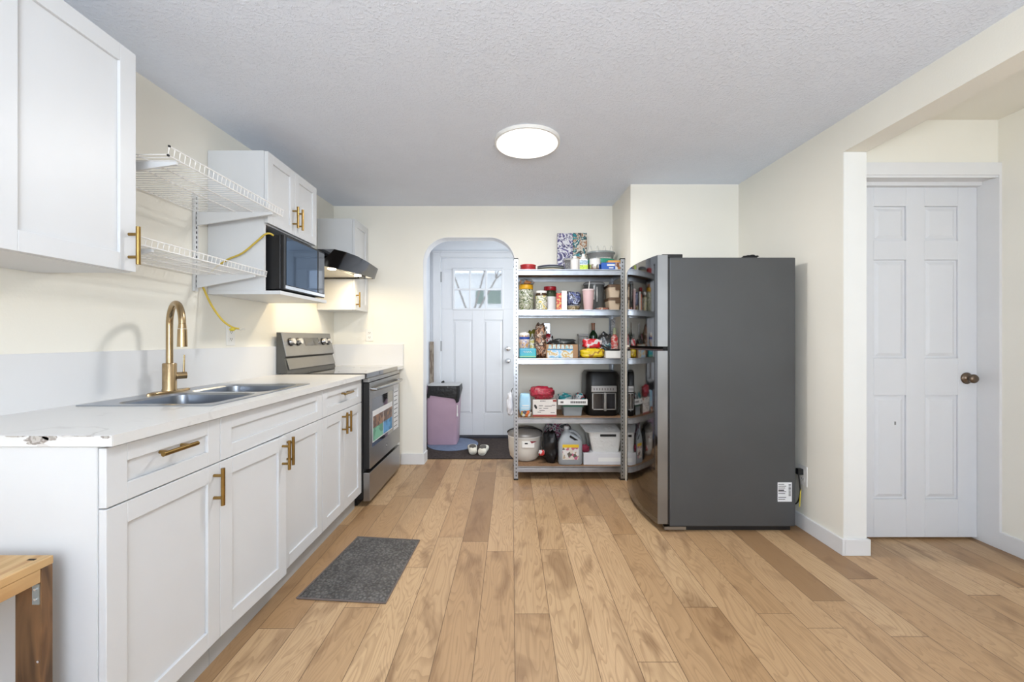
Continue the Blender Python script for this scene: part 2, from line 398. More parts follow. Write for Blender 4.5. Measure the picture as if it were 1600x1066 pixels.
struct('trim_2', MB().box(1.925, 2.7165, 2.262, 2.281, 2.085, 2.1545).box(1.925, 2.7165, 2.268, 2.281, 2.072, 2.085).box(1.925, 2.7165, 2.281, 2.345, 2.078, 2.1545).box(1.925, 2.7165, 2.345, 2.44, 2.0565, 2.1545), TRIM)
struct('trim_4', MB().box(2.7165, 2.7299, 2.262, 2.45, 0, 2.1545).box(1.925, 1.983, 2.30, 2.42, 0, 2.07), TRIM)
struct('door_gap_backing', MB().box(1.99, 2.716, DY+0.036, DY+0.05, 0.0, 2.06), mat('painted_gap_light', (0.55, 0.30, 0.12), 0.6))  # sheet behind the door, painted orange as the light slit under it

# front door with six pane window
fd_x0, fd_x1, fz0, fz1 = -0.824, 0.030, 0.034, 2.128
wx0, wx1, wz0, wz1 = WX(709, PY), WX(785, PY), WZ(483, PY), WZ(421, PY)
la, lb = WX(708, PY), WX(738, PY); ra, rb = WX(756, PY), WX(786, PY)
pz0, pz1 = WZ(647, PY), WZ(500, PY)
mb = MB(); Yf = PY+0.005; th = 0.04
mb.box(fd_x0, fd_x1, Yf, Yf+th, wz1, fz1).box(fd_x0, wx0, Yf, Yf+th, wz0, wz1).box(wx1, fd_x1, Yf, Yf+th, wz0, wz1)
low = panel_slab(fd_x0, fd_x1, fz0, wz0, Yf, [(la, lb, [(pz0, pz1)]), (ra, rb, [(pz0, pz1)])], th=th)
me_t = bpy.data.meshes.new('t'); low.bm.to_mesh(me_t); low.bm.free(); mb.bm.from_mesh(me_t)
d2 = struct('door_2', mb, DOORP, bevel=0.003)
mb = MB(); t_ = 0.011
for i in range(4):
    x = wx0+(wx1-wx0)*i/3; mb.box(x-t_, x+t_, Yf-0.010, Yf+0.03, wz0-t_, wz1+t_)
for i in range(3):
    z = wz0+(wz1-wz0)*i/2; mb.box(wx0-t_, wx1+t_, Yf-0.009, Yf+0.029, z-t_, z+t_)
mb.build('window_frame', DOORP, d2, bevel=0.003)
GL = mat('clear_window_glass', (0.95, 0.97, 1.0), 0.02, trans=1.0, ior=1.1, spec=0.3, bump=0.15, bscale=30)
MB().box(wx0, wx1, Yf+0.012, Yf+0.016, wz0, wz1).build('window_pane', GL, d2)
def rosette(mbb, x, z, Yd, prof, n=20):
    mbb.rings([[(x+r*math.cos(t), Yd-h, z+r*math.sin(t)) for t in [2*math.pi*k/n for k in range(n)]] for r, h in prof])
for nm, y in (('deadbolt', 545), ('door_knob', 564)):
    mb = MB(); x, z = WX(794, PY), WZ(y, PY)
    rosette(mb, x, z, Yf, [(0.03, 0), (0.031, 0.008), (0.02, 0.012), (0.012, 0.03), (0.024, 0.045), (0.024, 0.058), (0.01, 0.064)] if nm == 'door_knob' else [(0.03, 0), (0.031, 0.012), (0.022, 0.02), (0.006, 0.022)])
    mb.build(nm, CHROME, d2, smooth=True, label='satin nickel '+nm.replace('_', ' '))
for y in (433, 541, 650):
    z = WZ(y, PY); MB().box(fd_x0-0.012, fd_x0+0.004, Yf-0.012, Yf+0.001, z-0.06, z+0.06).build('hinge', mat('nickel_hinge', (0.35, 0.35, 0.36), 0.4, 0.9), d2)

# outside the front door: snow, the house across the street, a bare tree
SNOW = mat('snow', (0.85, 0.87, 0.9), 0.8, bump=0.3, bscale=2)
struct('ground', MB().box(-14, 14, 5.05, 32, -0.35, -0.3), SNOW)
nh = thing('neighbour_house', 'pale house across the snowy street, seen through the front door panes', 'house', (-0.9, 18, -0.3))
MB().box(-3.6, 0.3, 17, 21, -0.3, 3.9).build('house_wall', mat('pale_siding', (0.62, 0.63, 0.63), 0.7, bump=0.2, aniso=(1, 1, 20)), nh)
MB().prism([(-3.9, 3.9), (0.6, 3.9), (-0.2, 4.6), (-3.1, 4.6)], 'y', 16.7, 21.3).build('roof', SNOW, nh)
for xa_, xb_ in ((-0.98, -0.44), (-1.48, -1.16)):
    MB().box(xa_, xb_, 16.96, 17.0, 2.65, 3.2).build('window', mat('grey_green_pane', (0.20, 0.25, 0.22), 0.3), nh)
random.seed(4)
mb = MB()
def branch(p, d, l, r, k):
    q = p+d*l; mb.cyl(p, q, r, r*0.65, 6)
    if k == 0: return
    for _ in range(3):
        dd = (d+Vector((random.uniform(-.8, .8), random.uniform(-.5, .5), random.uniform(-.1, .6)))).normalized(); branch(q, dd, l*0.72, r*0.6, k-1)
branch(Vector((-1.1, 10.5, -0.3)), Vector((0.03, 0, 1)), 1.9, 0.05, 5)
mb.build('bare_tree', mat('winter_bark', (0.28, 0.26, 0.24), 0.9)); tag(bpy.data.objects['bare_tree'], 'bare leafless tree in the snow outside the front door window', 'tree')

# ================================================================== LEFT RUN: base cabinets
DX = -1.043           # face of the doors
def shaker(Y0, Y1, Z0, Z1, X=DX, th=0.02, fr=0.058, rec=0.009, frz=None):
    frz = frz or fr
    mb = MB()
    mb.box(X-th, X, Y0, Y0+fr, Z0, Z1).box(X-th, X, Y1-fr, Y1, Z0, Z1)
    mb.box(X-th, X, Y0+fr, Y1-fr, Z0, Z0+frz).box(X-th, X, Y0+fr, Y1-fr, Z1-frz, Z1)
    mb.box(X-th, X-rec, Y0+fr, Y1-fr, Z0+frz, Z1-frz)
    return mb
def bar_handle(p, axis, L=0.13, X=DX, so=0.032, r=0.0068):
    """bar pull: p = (Y, Z) of its centre, on a face at X that looks to +X"""
    mb = MB(); Y, Z = p; h = L/2; s = L*0.30
    if axis == 'z':
        mb.cyl((X+so, Y, Z-h), (X+so, Y, Z+h), r)
        for k in (-s, s): mb.cyl((X, Y, Z+k), (X+so, Y, Z+k), r*0.8, n=10)
    else:
        mb.cyl((X+so, Y-h, Z), (X+so, Y+h, Z), r)
        for k in (-s, s): mb.cyl((X, Y+k, Z), (X+so, Y+k, Z), r*0.8, n=10)
    return mb
G = 0.0015
def carcass(Y0, Y1, kick=True):
    mb = MB(); xb, xf = LW+0.003, DX-0.021; t = 0.016
    mb.box(xb, xf, Y0, Y0+t, 0.10, 0.893).box(xb, xf, Y1-t, Y1, 0.10, 0.893)
    mb.box(xb, xf, Y0+t, Y1-t, 0.10, 0.116).box(xb, xb+0.006, Y0+t, Y1-t, 0.116, 0.893)
    mb.box(xf-0.016, xf, Y0+t, Y1-t, 0.72, 0.745).box(xf-0.018, xf, Y0+t, Y1-t, 0.873, 0.893)
    mb.box(xb, xf-0.05, Y0, Y0+t, 0, 0.10).box(xb, xf-0.05, Y1-t, Y1, 0, 0.10)
    return mb
YS = [1.045, 1.457, 2.243, 2.828]
ZD0, ZD1, ZD2, ZD3 = 0.102, 0.729, 0.733, 0.888
def base_cab(name, label, Y0, Y1):
    t = thing(name, label, 'cabinet', ((LW+DX)/2, (Y0+Y1)/2, 0)); return t
c1 = base_cab('base_cabinet', 'white base cabinet at the near end of the counter, one drawer over one door', YS[0], YS[1])
carcass(YS[0], YS[1]).build('body', WHITE, c1)
MB().box(LW+0.003, DX-0.022, YS[0]-0.001, YS[0], 0.0, 0.893).build('end_panel', WHITE, c1)
MB().box(DX-0.055, DX-0.041, YS[0], YS[1]-0.001, 0, 0.10).build('toe_kick', KICK, c1)
d = shaker(YS[0]+G, YS[1]-G, ZD0, ZD1).build('door', WHITE, c1, bevel=0.0015)
bar_handle((1.425, 0.652), 'z').build('handle', BRASS, d, smooth=40, label='brass bar handle')
d = shaker(YS[0]+G, YS[1]-G, ZD2, ZD3, frz=0.048).build('drawer', WHITE, c1, bevel=0.0015)
bar_handle((1.245, 0.835), 'y').build('handle', BRASS, d, smooth=40, label='brass bar handle')
c2 = base_cab('base_cabinet', 'white sink cabinet with plain false front over two doors, below the faucet', YS[1], YS[2])
carcass(YS[1], YS[2]).build('body', WHITE, c2)
MB().box(DX-0.055, DX-0.041, YS[1]+0.001, YS[2], 0, 0.10).build('toe_kick', KICK, c2)
mid = 1.85
db = shaker(YS[1]+G, mid-G, ZD0, ZD1)
M = Matrix.Translation((DX-0.02, YS[1], 0)) @ Matrix.Rotation(R(-3.2), 4, 'Z') @ Matrix.Translation((-(DX-0.02), -YS[1], 0))
d = db.xf(M).build('door', WHITE, c2, bevel=0.0015, label='white door standing slightly ajar')
bar_handle((mid-0.032, 0.652), 'z').xf(M).build('handle', BRASS, d, smooth=40, label='brass bar handle')
d = shaker(mid+G, YS[2]-G, ZD0, ZD1).build('door', WHITE, c2, bevel=0.0015)
bar_handle((mid+0.034, 0.652), 'z').build('handle', BRASS, d, smooth=40, label='brass bar handle')
shaker(YS[1]+G, YS[2]-G, ZD2, ZD3, frz=0.048).build('false_front', WHITE, c2, bevel=0.0015)
c3 = base_cab('base_cabinet', 'white base cabinet next to the range, one drawer over two narrow doors', YS[2], YS[3])
carcass(YS[2], YS[3]).build('body', WHITE, c3)
MB().box(DX-0.055, DX-0.041, YS[2], YS[3]-0.02, 0, 0.10).build('toe_kick', KICK, c3)
m3 = (YS[2]+YS[3])/2
d = shaker(YS[2]+G, m3-G, ZD0, ZD1).build('door', WHITE, c3, bevel=0.0015)
bar_handle((m3-0.03, 0.652), 'z').build('handle', BRASS, d, smooth=40, label='brass bar handle')
d = shaker(m3+G, YS[3]-G, ZD0, ZD1).build('door', WHITE, c3, bevel=0.0015)
bar_handle((m3+0.03, 0.652), 'z').build('handle', BRASS, d, smooth=40, label='brass bar handle')
d = shaker(YS[2]+G, YS[3]-G, ZD2, ZD3, frz=0.048).build('drawer', WHITE, c3, bevel=0.0015)
bar_handle((m3, 0.835), 'y').build('handle', BRASS, d, smooth=40, label='brass bar handle')
c4 = base_cab('base_cabinet', 'narrow white base cabinet squeezed between the range and the back wall', 3.615, BY)
mb = MB().box(LW+0.003, DX-0.021, 3.615, 3.785, 0.10, 0.893).box(LW+0.003, DX-0.06, 3.615, 3.785, 0, 0.10); mb.build('body', WHITE, c4)
d = shaker(3.617, 3.783, ZD0, ZD3, fr=0.04).build('door', WHITE, c4, bevel=0.0015)
bar_handle((3.64, 0.80), 'z').build('handle', BRASS, d, smooth=40, label='brass bar handle')

# countertop
def stone_material():
    m = bpy.data.materials.new('white_veined_laminate'); m.use_nodes = True; nt = m.node_tree; N = nt.nodes; L = nt.links
    b = N['Principled BSDF']; b.inputs['Roughness'].default_value = 0.3
    g = N.new('ShaderNodeNewGeometry'); a = N.new('ShaderNodeTexNoise'); a.inputs['Scale'].default_value = 2.6; a.inputs['Detail'].default_value = 7; a.inputs['Distortion'].default_value = 1.6
    L.new(g.outputs['Position'], a.inputs['Vector'])
    sb = N.new('ShaderNodeMath'); sb.operation = 'SUBTRACT'; sb.inputs[1].default_value = 0.5; L.new(a.outputs['Fac'], sb.inputs[0])
    ab = N.new('ShaderNodeMath'); ab.operation = 'ABSOLUTE'; L.new(sb.outputs[0], ab.inputs[0])
    mr = N.new('ShaderNodeMapRange'); mr.inputs[1].default_value = 0; mr.inputs[2].default_value = 0.03; mr.inputs[3].default_value = 1; mr.inputs[4].default_value = 0; L.new(ab.outputs[0], mr.inputs[0])
    c = N.new('ShaderNodeTexNoise'); c.inputs['Scale'].default_value = 1.7; L.new(g.outputs['Position'], c.inputs['Vector'])
    m2 = N.new('ShaderNodeMapRange'); m2.inputs[1].default_value = 0.42; m2.inputs[2].default_value = 0.62; L.new(c.outputs['Fac'], m2.inputs[0])
    mu = N.new('ShaderNodeMath'); mu.operation = 'MULTIPLY'; L.new(mr.outputs[0], mu.inputs[0]); L.new(m2.outputs[0], mu.inputs[1])
    x = N.new('ShaderNodeMix'); x.data_type = 'RGBA'; x.inputs[6].default_value = (0.69, 0.685, 0.67, 1); x.inputs[7].default_value = (0.36, 0.34, 0.32, 1)
    L.new(mu.outputs[0], x.inputs[0]); L.new(x.outputs[2], b.inputs['Base Color'])
    return m
STONE = stone_material()
SPLASH = mat('plain_white_splash', (0.72, 0.722, 0.725), 0.3, var=0.012, scale=3)
CF, CE, CT = -1.02, 1.041, 0.923      # front edge, near end, top
SX0, SX1, SY0, SY1 = -1.600, -1.100, 1.49, 2.222
hx0, hx1, hy0, hy1 = SX0+0.015, SX1-0.015, SY0+0.015, SY1-0.015
ct = thing('countertop', 'white veined laminate countertop holding the sink, with chipped near end', 'countertop', (-1.34, 1.93, 0.895))
mb = MB()
for b_ in ((LW+0.002, CF, CE, hy0), (LW+0.002, CF, hy1, YS[3]+0.002), (LW+0.002, hx0, hy0, hy1), (hx1, CF, hy0, hy1)):
    mb.box(b_[0], b_[1], b_[2], b_[3], 0.895, CT)
mb.build('slab', STONE, ct)
def chipped():
    m = patch('chipped_white_edge', [(0.70, 0.70, 0.69), (0.70, 0.70, 0.69), (0.70, 0.70, 0.69), (0.70, 0.70, 0.69), (0.70, 0.70, 0.69), (0.62, 0.60, 0.58), (0.36, 0.33, 0.31)], 9, 0.6, 'noise', distort=1.0, stretch=(1, 1, 2.5))
    return m
MB().box(LW+0.002, CF-0.0005, CE-0.003, CE, 0.895, CT-0.0005).build('end_strip', chipped(), ct, label='white edge strip, chipped and stained')
random.seed(11)
def stain(x0, x1, z0, z1, n=26):
    pts = []
    for i in range(n):
        a = 2*math.pi*i/n; k = random.uniform(0.72, 1.0)
        pts.append(((x0+x1)/2+(x1-x0)/2*k*math.cos(a), min(0.9225, max(0.8955, (z0+z1)/2+(z1-z0)/2*k*math.sin(a)))))
    return pts
WORN = patch('bare_fibre', [(0.36, 0.33, 0.30), (0.48, 0.45, 0.42), (0.28, 0.25, 0.23), (0.42, 0.39, 0.36)], 40, 0.8, 'noise')
for q in ((-1.248, -1.176, 0.898, 0.926), (-1.20, -1.155, 0.910, 0.925), (-1.30, -1.235, 0.9185, 0.925), (-1.13, -1.06, 0.920, 0.9245), (-1.05, -1.022, 0.915, 0.9245)):
    MB().prism(stain(*q), 'y', CE-0.0036, CE-0.003).build('worn_patch', WORN, ct, label='grey brown patch where the white edge has worn off')
MB().box(LW+0.0005, LW+0.018, CE, YS[3]+0.002, CT, 1.12).build('backsplash', SPLASH, ct)
ct2 = thing('countertop', 'small corner piece of white countertop behind the range', 'countertop', (-1.34, 3.7, 0.895))
MB().box(LW+0.002, -1.008, 3.605, BY-0.002, 0.895, CT).build('slab', STONE, ct2)
MB().box(LW+0.018, -1.008, BY-0.018, BY-0.001, CT, 1.122).box(LW+0.0005, LW+0.018, 2.832, BY-0.018, CT, 1.12).build('backsplash', SPLASH, ct2)

# sink
sk = thing('double_sink', 'stainless steel double bowl drop-in sink set in the white countertop', 'sink', (-1.35, 1.856, CT))
ym = (SY0+SY1)/2
mb = MB(); zt = CT+0.004
def bowl(mb, cell, bw, depth):
    n = 6
    # outer rectangle sampled to match the rounded inner loop
    out = rrect(cell[0], cell[1], cell[2], cell[3], 0.004, zt, n); i0 = rrect(bw[0], bw[1], bw[2], bw[3], 0.055, zt, n)
    lip = rrect(bw[0]+0.006, bw[1]-0.006, bw[2]+0.006, bw[3]-0.006, 0.05, zt-0.008, n)
    a = rrect(bw[0]+0.010, bw[1]-0.010, bw[2]+0.010, bw[3]-0.010, 0.05, zt-depth*0.85, n)
    b = rrect(bw[0]+0.035, bw[1]-0.035, bw[2]+0.035, bw[3]-0.035, 0.045, zt-depth, n)
    c = rrect(bw[0]+0.12, bw[1]-0.12, bw[2]+0.10, bw[3]-0.10, 0.03, zt-depth-0.006, n)
    mb.rings([out, i0, lip, a, b, c], False, True)
bowl(mb, (SX0, SX1, SY0, ym), (-1.505, -1.135, SY0+0.035, ym-0.018), 0.17)
bowl(mb, (SX0, SX1, ym, SY1), (-1.505, -1.135, ym+0.018, SY1-0.035), 0.17)
L1 = rrect(SX0, SX1, SY0, SY1, 0.004, zt); L2 = rrect(SX0, SX1, SY0, SY1, 0.004, CT+0.0003)
mb.rings([L1, L2], False, False)
sb = mb.build('basin', SINK, sk, smooth=35)
for yy in ((SY0+0.035+ym-0.018)/2, (SY1-0.035+ym+0.018)/2):
    MB().lathe((-1.32, yy, zt-0.177), [(0.042, 0), (0.042, 0.004), (0.034, 0.005), (0.01, 0.002)], 20).build('drain', CHROME, sk, smooth=40)

# faucet
fc = thing('faucet', 'brushed gold gooseneck pull-down faucet behind the sink', 'faucet', (-1.556, 1.85, zt))
fx, fy, z0 = -1.556, 1.85, zt
ox = fx; du = Vector((0.80, -0.60, 0)); hv = Vector((0.6, 0.8, 0))
mb = MB(); e = [[(ox+0.0*s_+0.027*s_*math.cos(t), fy+0.115*s_*math.sin(t), z0+zz) for t in [2*math.pi*k/32 for k in range(32)]] for s_, zz in ((1, 0), (1, 0.006), (0.93, 0.010))]
mb.rings(e).build('base_plate', BRASSF, fc, smooth=35)
MB().lathe((ox, fy, z0), [(0.0285, 0.009), (0.0285, 0.014), (0.0265, 0.018), (0.0265, 0.13), (0.024, 0.134), (0.015, 0.135)], 28).build('body', BRASSF, fc, smooth=35)
pts = [Vector((ox, fy, z0+0.13)), Vector((ox, fy, 1.14)), Vector((ox, fy, 1.235))]
for i in range(1, 17):
    a = math.pi*i/16; pts.append(Vector((ox, fy, 1.235))+du*(0.092*(1-math.cos(a)))+Vector((0, 0, 0.092*math.sin(a))))
end = pts[-1]
MB().tube(pts, 0.0135, 16).build('spout', BRASSF, fc, smooth=35)
MB().cyl(end, end-Vector((0, 0, 0.02)), 0.0137, 0.0155, 20).cyl(end-Vector((0, 0, 0.022)), end-Vector((0, 0, 0.098)), 0.0165, 0.0185, 20).build('spray_head', BRASSF, fc, smooth=35)
hb = Vector((ox, fy, z0+0.075))
MB().cyl(hb+hv*0.02, hb+hv*0.062, 0.016, n=20).cyl(hb+hv*0.052, hb+hv*0.054+Vector((0, 0, 0.095)), 0.0045, 0.0035, 12).build('lever', BRASSF, fc, smooth=35)

# ================================================================== upper cabinets
def upper(name, label, Y0, Y1, Z0, Z1, XF, doors, hand):
    t = thing(name, label, 'cabinet', ((LW+XF)/2, (Y0+Y1)/2, Z0))
    MB().box(LW+0.002, XF-0.021, Y0, Y1, Z0, Z1).build('body', WHITE, t, bevel=0.001)
    n = len(doors)
    for (a, b), h in zip(doors, hand):
        d = shaker(a+G, b-G, Z0+G, Z1-G, X=XF).build('door', WHITE, t, bevel=0.0015)
        bar_handle((h, Z0+0.088), 'z', X=XF).build('handle', BRASS, d, smooth=40, label='brass bar handle')
    return t
uc = upper('wall_cabinet', 'large white wall cabinet at the top left, above the near counter end', 0.62, 1.42, 1.402, 2.163, -1.31, [(0.62, 1.02), (1.02, 1.42)], [0.65, 1.392])
# microwave cabinet: doors above an open niche
mc = thing('microwave_cabinet', 'white wall cabinet with two small doors over an open microwave niche', 'cabinet', (-1.5, 2.5, 1.42))
Y0, Y1 = 2.219, 2.778; XF = -1.33
mb = MB().box(LW+0.002, XF-0.021, Y0, Y0+0.016, 1.435, 2.20).box(LW+0.002, XF-0.021, Y1-0.016, Y1, 1.435, 2.20)
mb.box(LW+0.002, XF-0.021, Y0+0.016, Y1-0.016, 2.184, 2.20).box(LW+0.002, XF-0.021, Y0+0.016, Y1-0.016, 1.80, 1.816).box(LW+0.002, LW+0.008, Y0+0.016, Y1-0.016, 1.435, 2.184)
mb.build('body', WHITE, mc)
MB().box(LW+0.002, -1.262, Y0, Y1, 1.415, 1.435).build('bottom_shelf', WHITE, mc, bevel=0.001)
ym_ = (Y0+Y1)/2
for (a, b), h in (((Y0, ym_), ym_-0.026), ((ym_, Y1), ym_+0.030)):
    d = shaker(a+G, b-G, 1.806, 2.198, X=XF, fr=0.05).build('door', WHITE, mc, bevel=0.0015)
    bar_handle((h, 1.91), 'z', X=XF).build('handle', BRASS, d, smooth=40, label='brass bar handle')
upper('wall_cabinet', 'narrow white wall cabinet in the far corner behind the range hood', 3.47, 3.795, 1.42, 2.20, -1.338, [(3.47, 3.795)], [3.50])

# microwave
mw = thing('microwave', 'black countertop microwave in the niche, its blue-tinted glass door reflecting the room', 'microwave', (-1.43, 2.51, 1.436))
MB().box(-1.62, -1.285, 2.262, 2.745, 1.448, 1.752).build('casing', BLACK, mw, bevel=0.004)
MB().box(-1.285, -1.262, 2.262, 2.745, 1.446, 1.754).build('door', BLACK, mw, bevel=0.004)
MGL = mat('blue_mirror_glass', (0.09, 0.13, 0.19), 0.04, 0.85, var=0.02)
MB().box(-1.262, -1.2605, 2.28, 2.64, 1.475, 1.742).build('door_glass', MGL, mw, label='bluish reflective glass')
MB().box(-1.262, -1.2600, 2.655, 2.738, 1.475, 1.742).build('control_panel', GLASSB, mw)
MB().box(-1.262, -1.258, 2.268, 2.74, 1.452, 1.470).build('lower_trim', CHROME, mw)
for x in (-1.59, -1.32):
    for y in (2.30, 2.71): MB().cyl((x, y, 1.4355), (x, y, 1.449), 0.012, n=10).build('foot', BLACK, mw)

# range hood
hd = thing('range_hood', 'dark polished steel range hood with curved front and two lit lamps', 'range hood', (-1.42, 3.12, 1.68))
ob = [(3.462, -1.655), (3.462, -1.165), (3.40, -1.160), (3.25, -1.180), (3.08, -1.225), (2.92, -1.275), (2.79, -1.325), (2.79, -1.655)]
ot = [(3.462, -1.655), (3.462, -1.135), (3.40, -1.130), (3.22, -1.135), (3.03, -1.148), (2.88, -1.175), (2.79, -1.215), (2.79, -1.655)]
HOODM = mat('polished_slate_steel', (0.15, 0.155, 0.165), 0.08, 1.0)
zb, zt_ = 1.680, 1.762
mb = MB()
mb.rings([[(x, y, zt_+0.006+(0.020 if y < 3.1 else 0.012 if y < 3.25 else 0)*(1 if x > -1.5 or y < 2.8 else 0)) for y, x in ot], [(x, y, zb) for y, x in ob], [(x*0.985-0.02, min(max(y, 2.80), 3.45), zb) for y, x in ob], [(x*0.985-0.02, min(max(y, 2.80), 3.45), zb+0.022) for y, x in ob]], True, True)
mb.build('canopy', HOODM, hd, smooth=30)
MB().box(-1.62, -1.30, 2.83, 3.43, zb+0.010, zb+0.021).build('filter_panel', mat('pale_filter_mesh', (0.65, 0.62, 0.55), 0.4, 0.6), hd)
MB().box(-1.655, -1.50, 2.95, 3.30, zt_+0.0065, zt_+0.03).build('motor_box', HOODM, hd)
HL = emis('warm_lamp_glass', (1.0, 0.86, 0.62), 14)
for yy, xx in ((3.00, -1.325), (3.32, -1.255)):
    MB().cyl((xx, yy, zb+0.004), (xx, yy, zb+0.014), 0.028, n=20).build('lamp', HL, hd, label='glowing warm lamp')
    d_ = bpy.data.lights.new('hood_lamp_light', 'AREA'); d_.shape = 'DISK'; d_.size = 0.05; d_.energy = 3.0; d_.color = (1.0, 0.80, 0.50)
    lo = bpy.data.objects.new('hood_lamp_light', d_); C.objects.link(lo); lo.location = (xx, yy, zb+0.001); lo.parent = None

# ================================================================== wire shelves
def wire_shelf(name, label, Y0, Y1, z, xf, lip, bracket_ys):
    t = thing(name, label, 'shelf', ((LW+xf)/2, (Y0+Y1)/2, z), 'wire shelves on the left wall')
    mb = MB(); n = int((Y1-Y0)/0.0245)
    for i in range(n+1):
        y = Y0+(Y1-Y0)*i/n
        mb.tube([(LW+0.012, y, z), (xf, y, z), (xf+0.004, y, z+lip)], 0.0018, 5)
    for x in (LW+0.012, xf-0.11, xf-0.20): mb.cyl((x, Y0, z-0.003), (x, Y1, z-0.003), 0.0028, n=6)
    mb.build('wire_deck', WIRE, t)
    MB().cyl((xf, Y0, z-0.003), (xf, Y1, z-0.003), 0.003, n=8).cyl((xf+0.004, Y0, z+lip), (xf+0.004, Y1, z+lip), 0.003, n=8).build('front_rail', WIRE, t)
    for x, zz in ((xf, z-0.003), (xf+0.004, z+lip), (LW+0.012, z-0.003)): MB().cyl((x, Y0-0.003, zz), (x, Y0+0.002, zz), 0.0042, n=8).build('end_cap', BLACK, t)
    for y in bracket_ys:
        mb = MB(); zt2 = z-0.0065
        mb.prism([(LW+0.018, zt2), (xf-0.005, zt2), (xf-0.005, zt2-0.012), (LW+0.018, zt2-0.070)], 'y', y-0.005, y+0.005)
        mb.build('bracket', WHITE, t, bevel=0.001)
    return t
wire_shelf('wire_shelf', 'upper deeper white wire shelf beside the microwave cabinet', 1.475, 2.212, 1.84, -1.245, 0.030, [1.52, 2.125])
wire_shelf('wire_shelf', 'lower shallower white wire shelf beside the microwave cabinet', 1.432, 2.212, 1.513, -1.335, 0.024, [1.52, 2.125])
for y, lb_ in ((1.52, 'white slotted shelf standard hidden behind the large wall cabinet, nearer the camera'), (2.125, 'white slotted shelf standard next to the microwave cabinet')):
    t = thing('shelf_standard', lb_, 'shelf rail', (LW+0.01, y, 1.42), 'slotted standards carrying the wire shelves')
    MB().box(LW+0.001, LW+0.014, y-0.0125, y+0.0125, 1.42, 1.93).build('rail', WHITE, t, bevel=0.001)
    mb = MB()
    for k in range(19):
        z = 1.44+k*0.0255
        mb.box(LW+0.013, LW+0.0148, y-0.003, y+0.003, z, z+0.013)
    mb.build('slot_row', BLACKM, t, label='dark slots')

# yellow cable
CAB = mat('yellow_cable_jacket', (0.55, 0.40, 0.06), 0.4)
def spline(P, n=8):
    P = [Vector(p) for p in P]; out = []
    for i in range(len(P)-1):
        a = P[max(i-1, 0)]; b = P[i]; c = P[i+1]; d = P[min(i+2, len(P)-1)]
        for k in range(n):
            t = k/n
            out.append(0.5*((2*b)+(-a+c)*t+(2*a-5*b+4*c-d)*t*t+(-a+3*b-3*c+d)*t**3))
    out.append(P[-1]); return out
def W(px, y, Y): return (WX(px, Y), Y, WZ(y, Y))
cb = thing('electrical_cable', 'yellow electrical cable looping from the niche down past the lower wire shelf', 'cable', (-1.58, 2.16, 1.2))
pts = spline([W(427, 368, 2.23), W(421, 365, 2.208), W(413, 367, 2.20), W(398, 380, 2.198), W(378, 396, 2.198), W(357, 405, 2.198), W(340, 416, 2.195), W(325, 430, 2.18), W(316, 442, 2.16), W(320, 455, 2.16), W(331, 478, 2.16), W(347, 500, 2.16), W(362, 511, 2.16), W(374, 514, 2.16)])
MB().tube(pts, 0.0052, 8).build('jacket', CAB, cb, smooth=True)
mb = MB().tube(spline([W(370, 513.5, 2.16), W(376, 514, 2.16), W(383, 515.5, 2.16)], 4), 0.002, 6).tube(spline([W(370, 514, 2.16), W(376, 516, 2.155), W(382, 513, 2.15)], 4), 0.0016, 6)
mb.build('bare_wires', mat('copper_and_white_wire', (0.6, 0.58, 0.52), 0.4), cb)
lump(W(363, 515, 2.158), (0.028, 0.02, 0.016), 3, 0.3, flat=False, n=10, m=8).build('tape_flag', mat('yellow_tape', (0.62, 0.50, 0.05), 0.4), cb, smooth=True)

# outlets
def outlet(label, c, face, s=1.0, m=WPLAS):
    t = thing('wall_outlet', label, 'outlet', c); x, y, z = c; w_, h_ = 0.035*s, 0.058*s
    def B(u0, u1, v0, v1, d0, d1):
        if face == '-y': return (x+u0, x+u1, y-d1, y-d0, z+v0, z+v1)
        if face == '+x': return (x+d0, x+d1, y+u0, y+u1, z+v0, z+v1)
        return (x-d1, x-d0, y+u0, y+u1, z+v0, z+v1)
    MB().box(*B(-w_, w_, -h_, h_, 0, 0.005)).build('cover_plate', m, t, bevel=0.002)
    for k in (-0.021, 0.021):
        p = MB().box(*B(-0.015, 0.015, k-0.014, k+0.014, 0.005, 0.0065)).build('socket', WPLAS, t, bevel=0.001)
        MB().box(*B(-0.008, -0.005, k-0.003, k+0.007, 0.0065, 0.0069)).box(*B(0.005, 0.008, k-0.003, k+0.007, 0.0065, 0.0069)).box(*B(-0.002, 0.002, k-0.010, k-0.006, 0.0065, 0.0069)).build('slots', BLACKM, p)
    return t
outlet('white wall outlet under the microwave cabinet, beside the cable end', (LW, 2.40, 1.190), '+x')
outlet('white wall outlet on the back wall right of the corner cabinet', (-1.325, BY, 1.208), '-y')
STP = mat('steel_cover_plate', (0.55, 0.57, 0.60), 0.3, 0.8)
outlet('steel wall outlet plate on the back wall behind the food shelves', (WX(853, 3.8), BY, WZ(516, 3.8)), '-y', 1.1, STP)
ro = outlet('white wall outlet low on the right wall behind the refrigerator', (RW, 2.475+0.03, 0.33), '-x', 1.05)

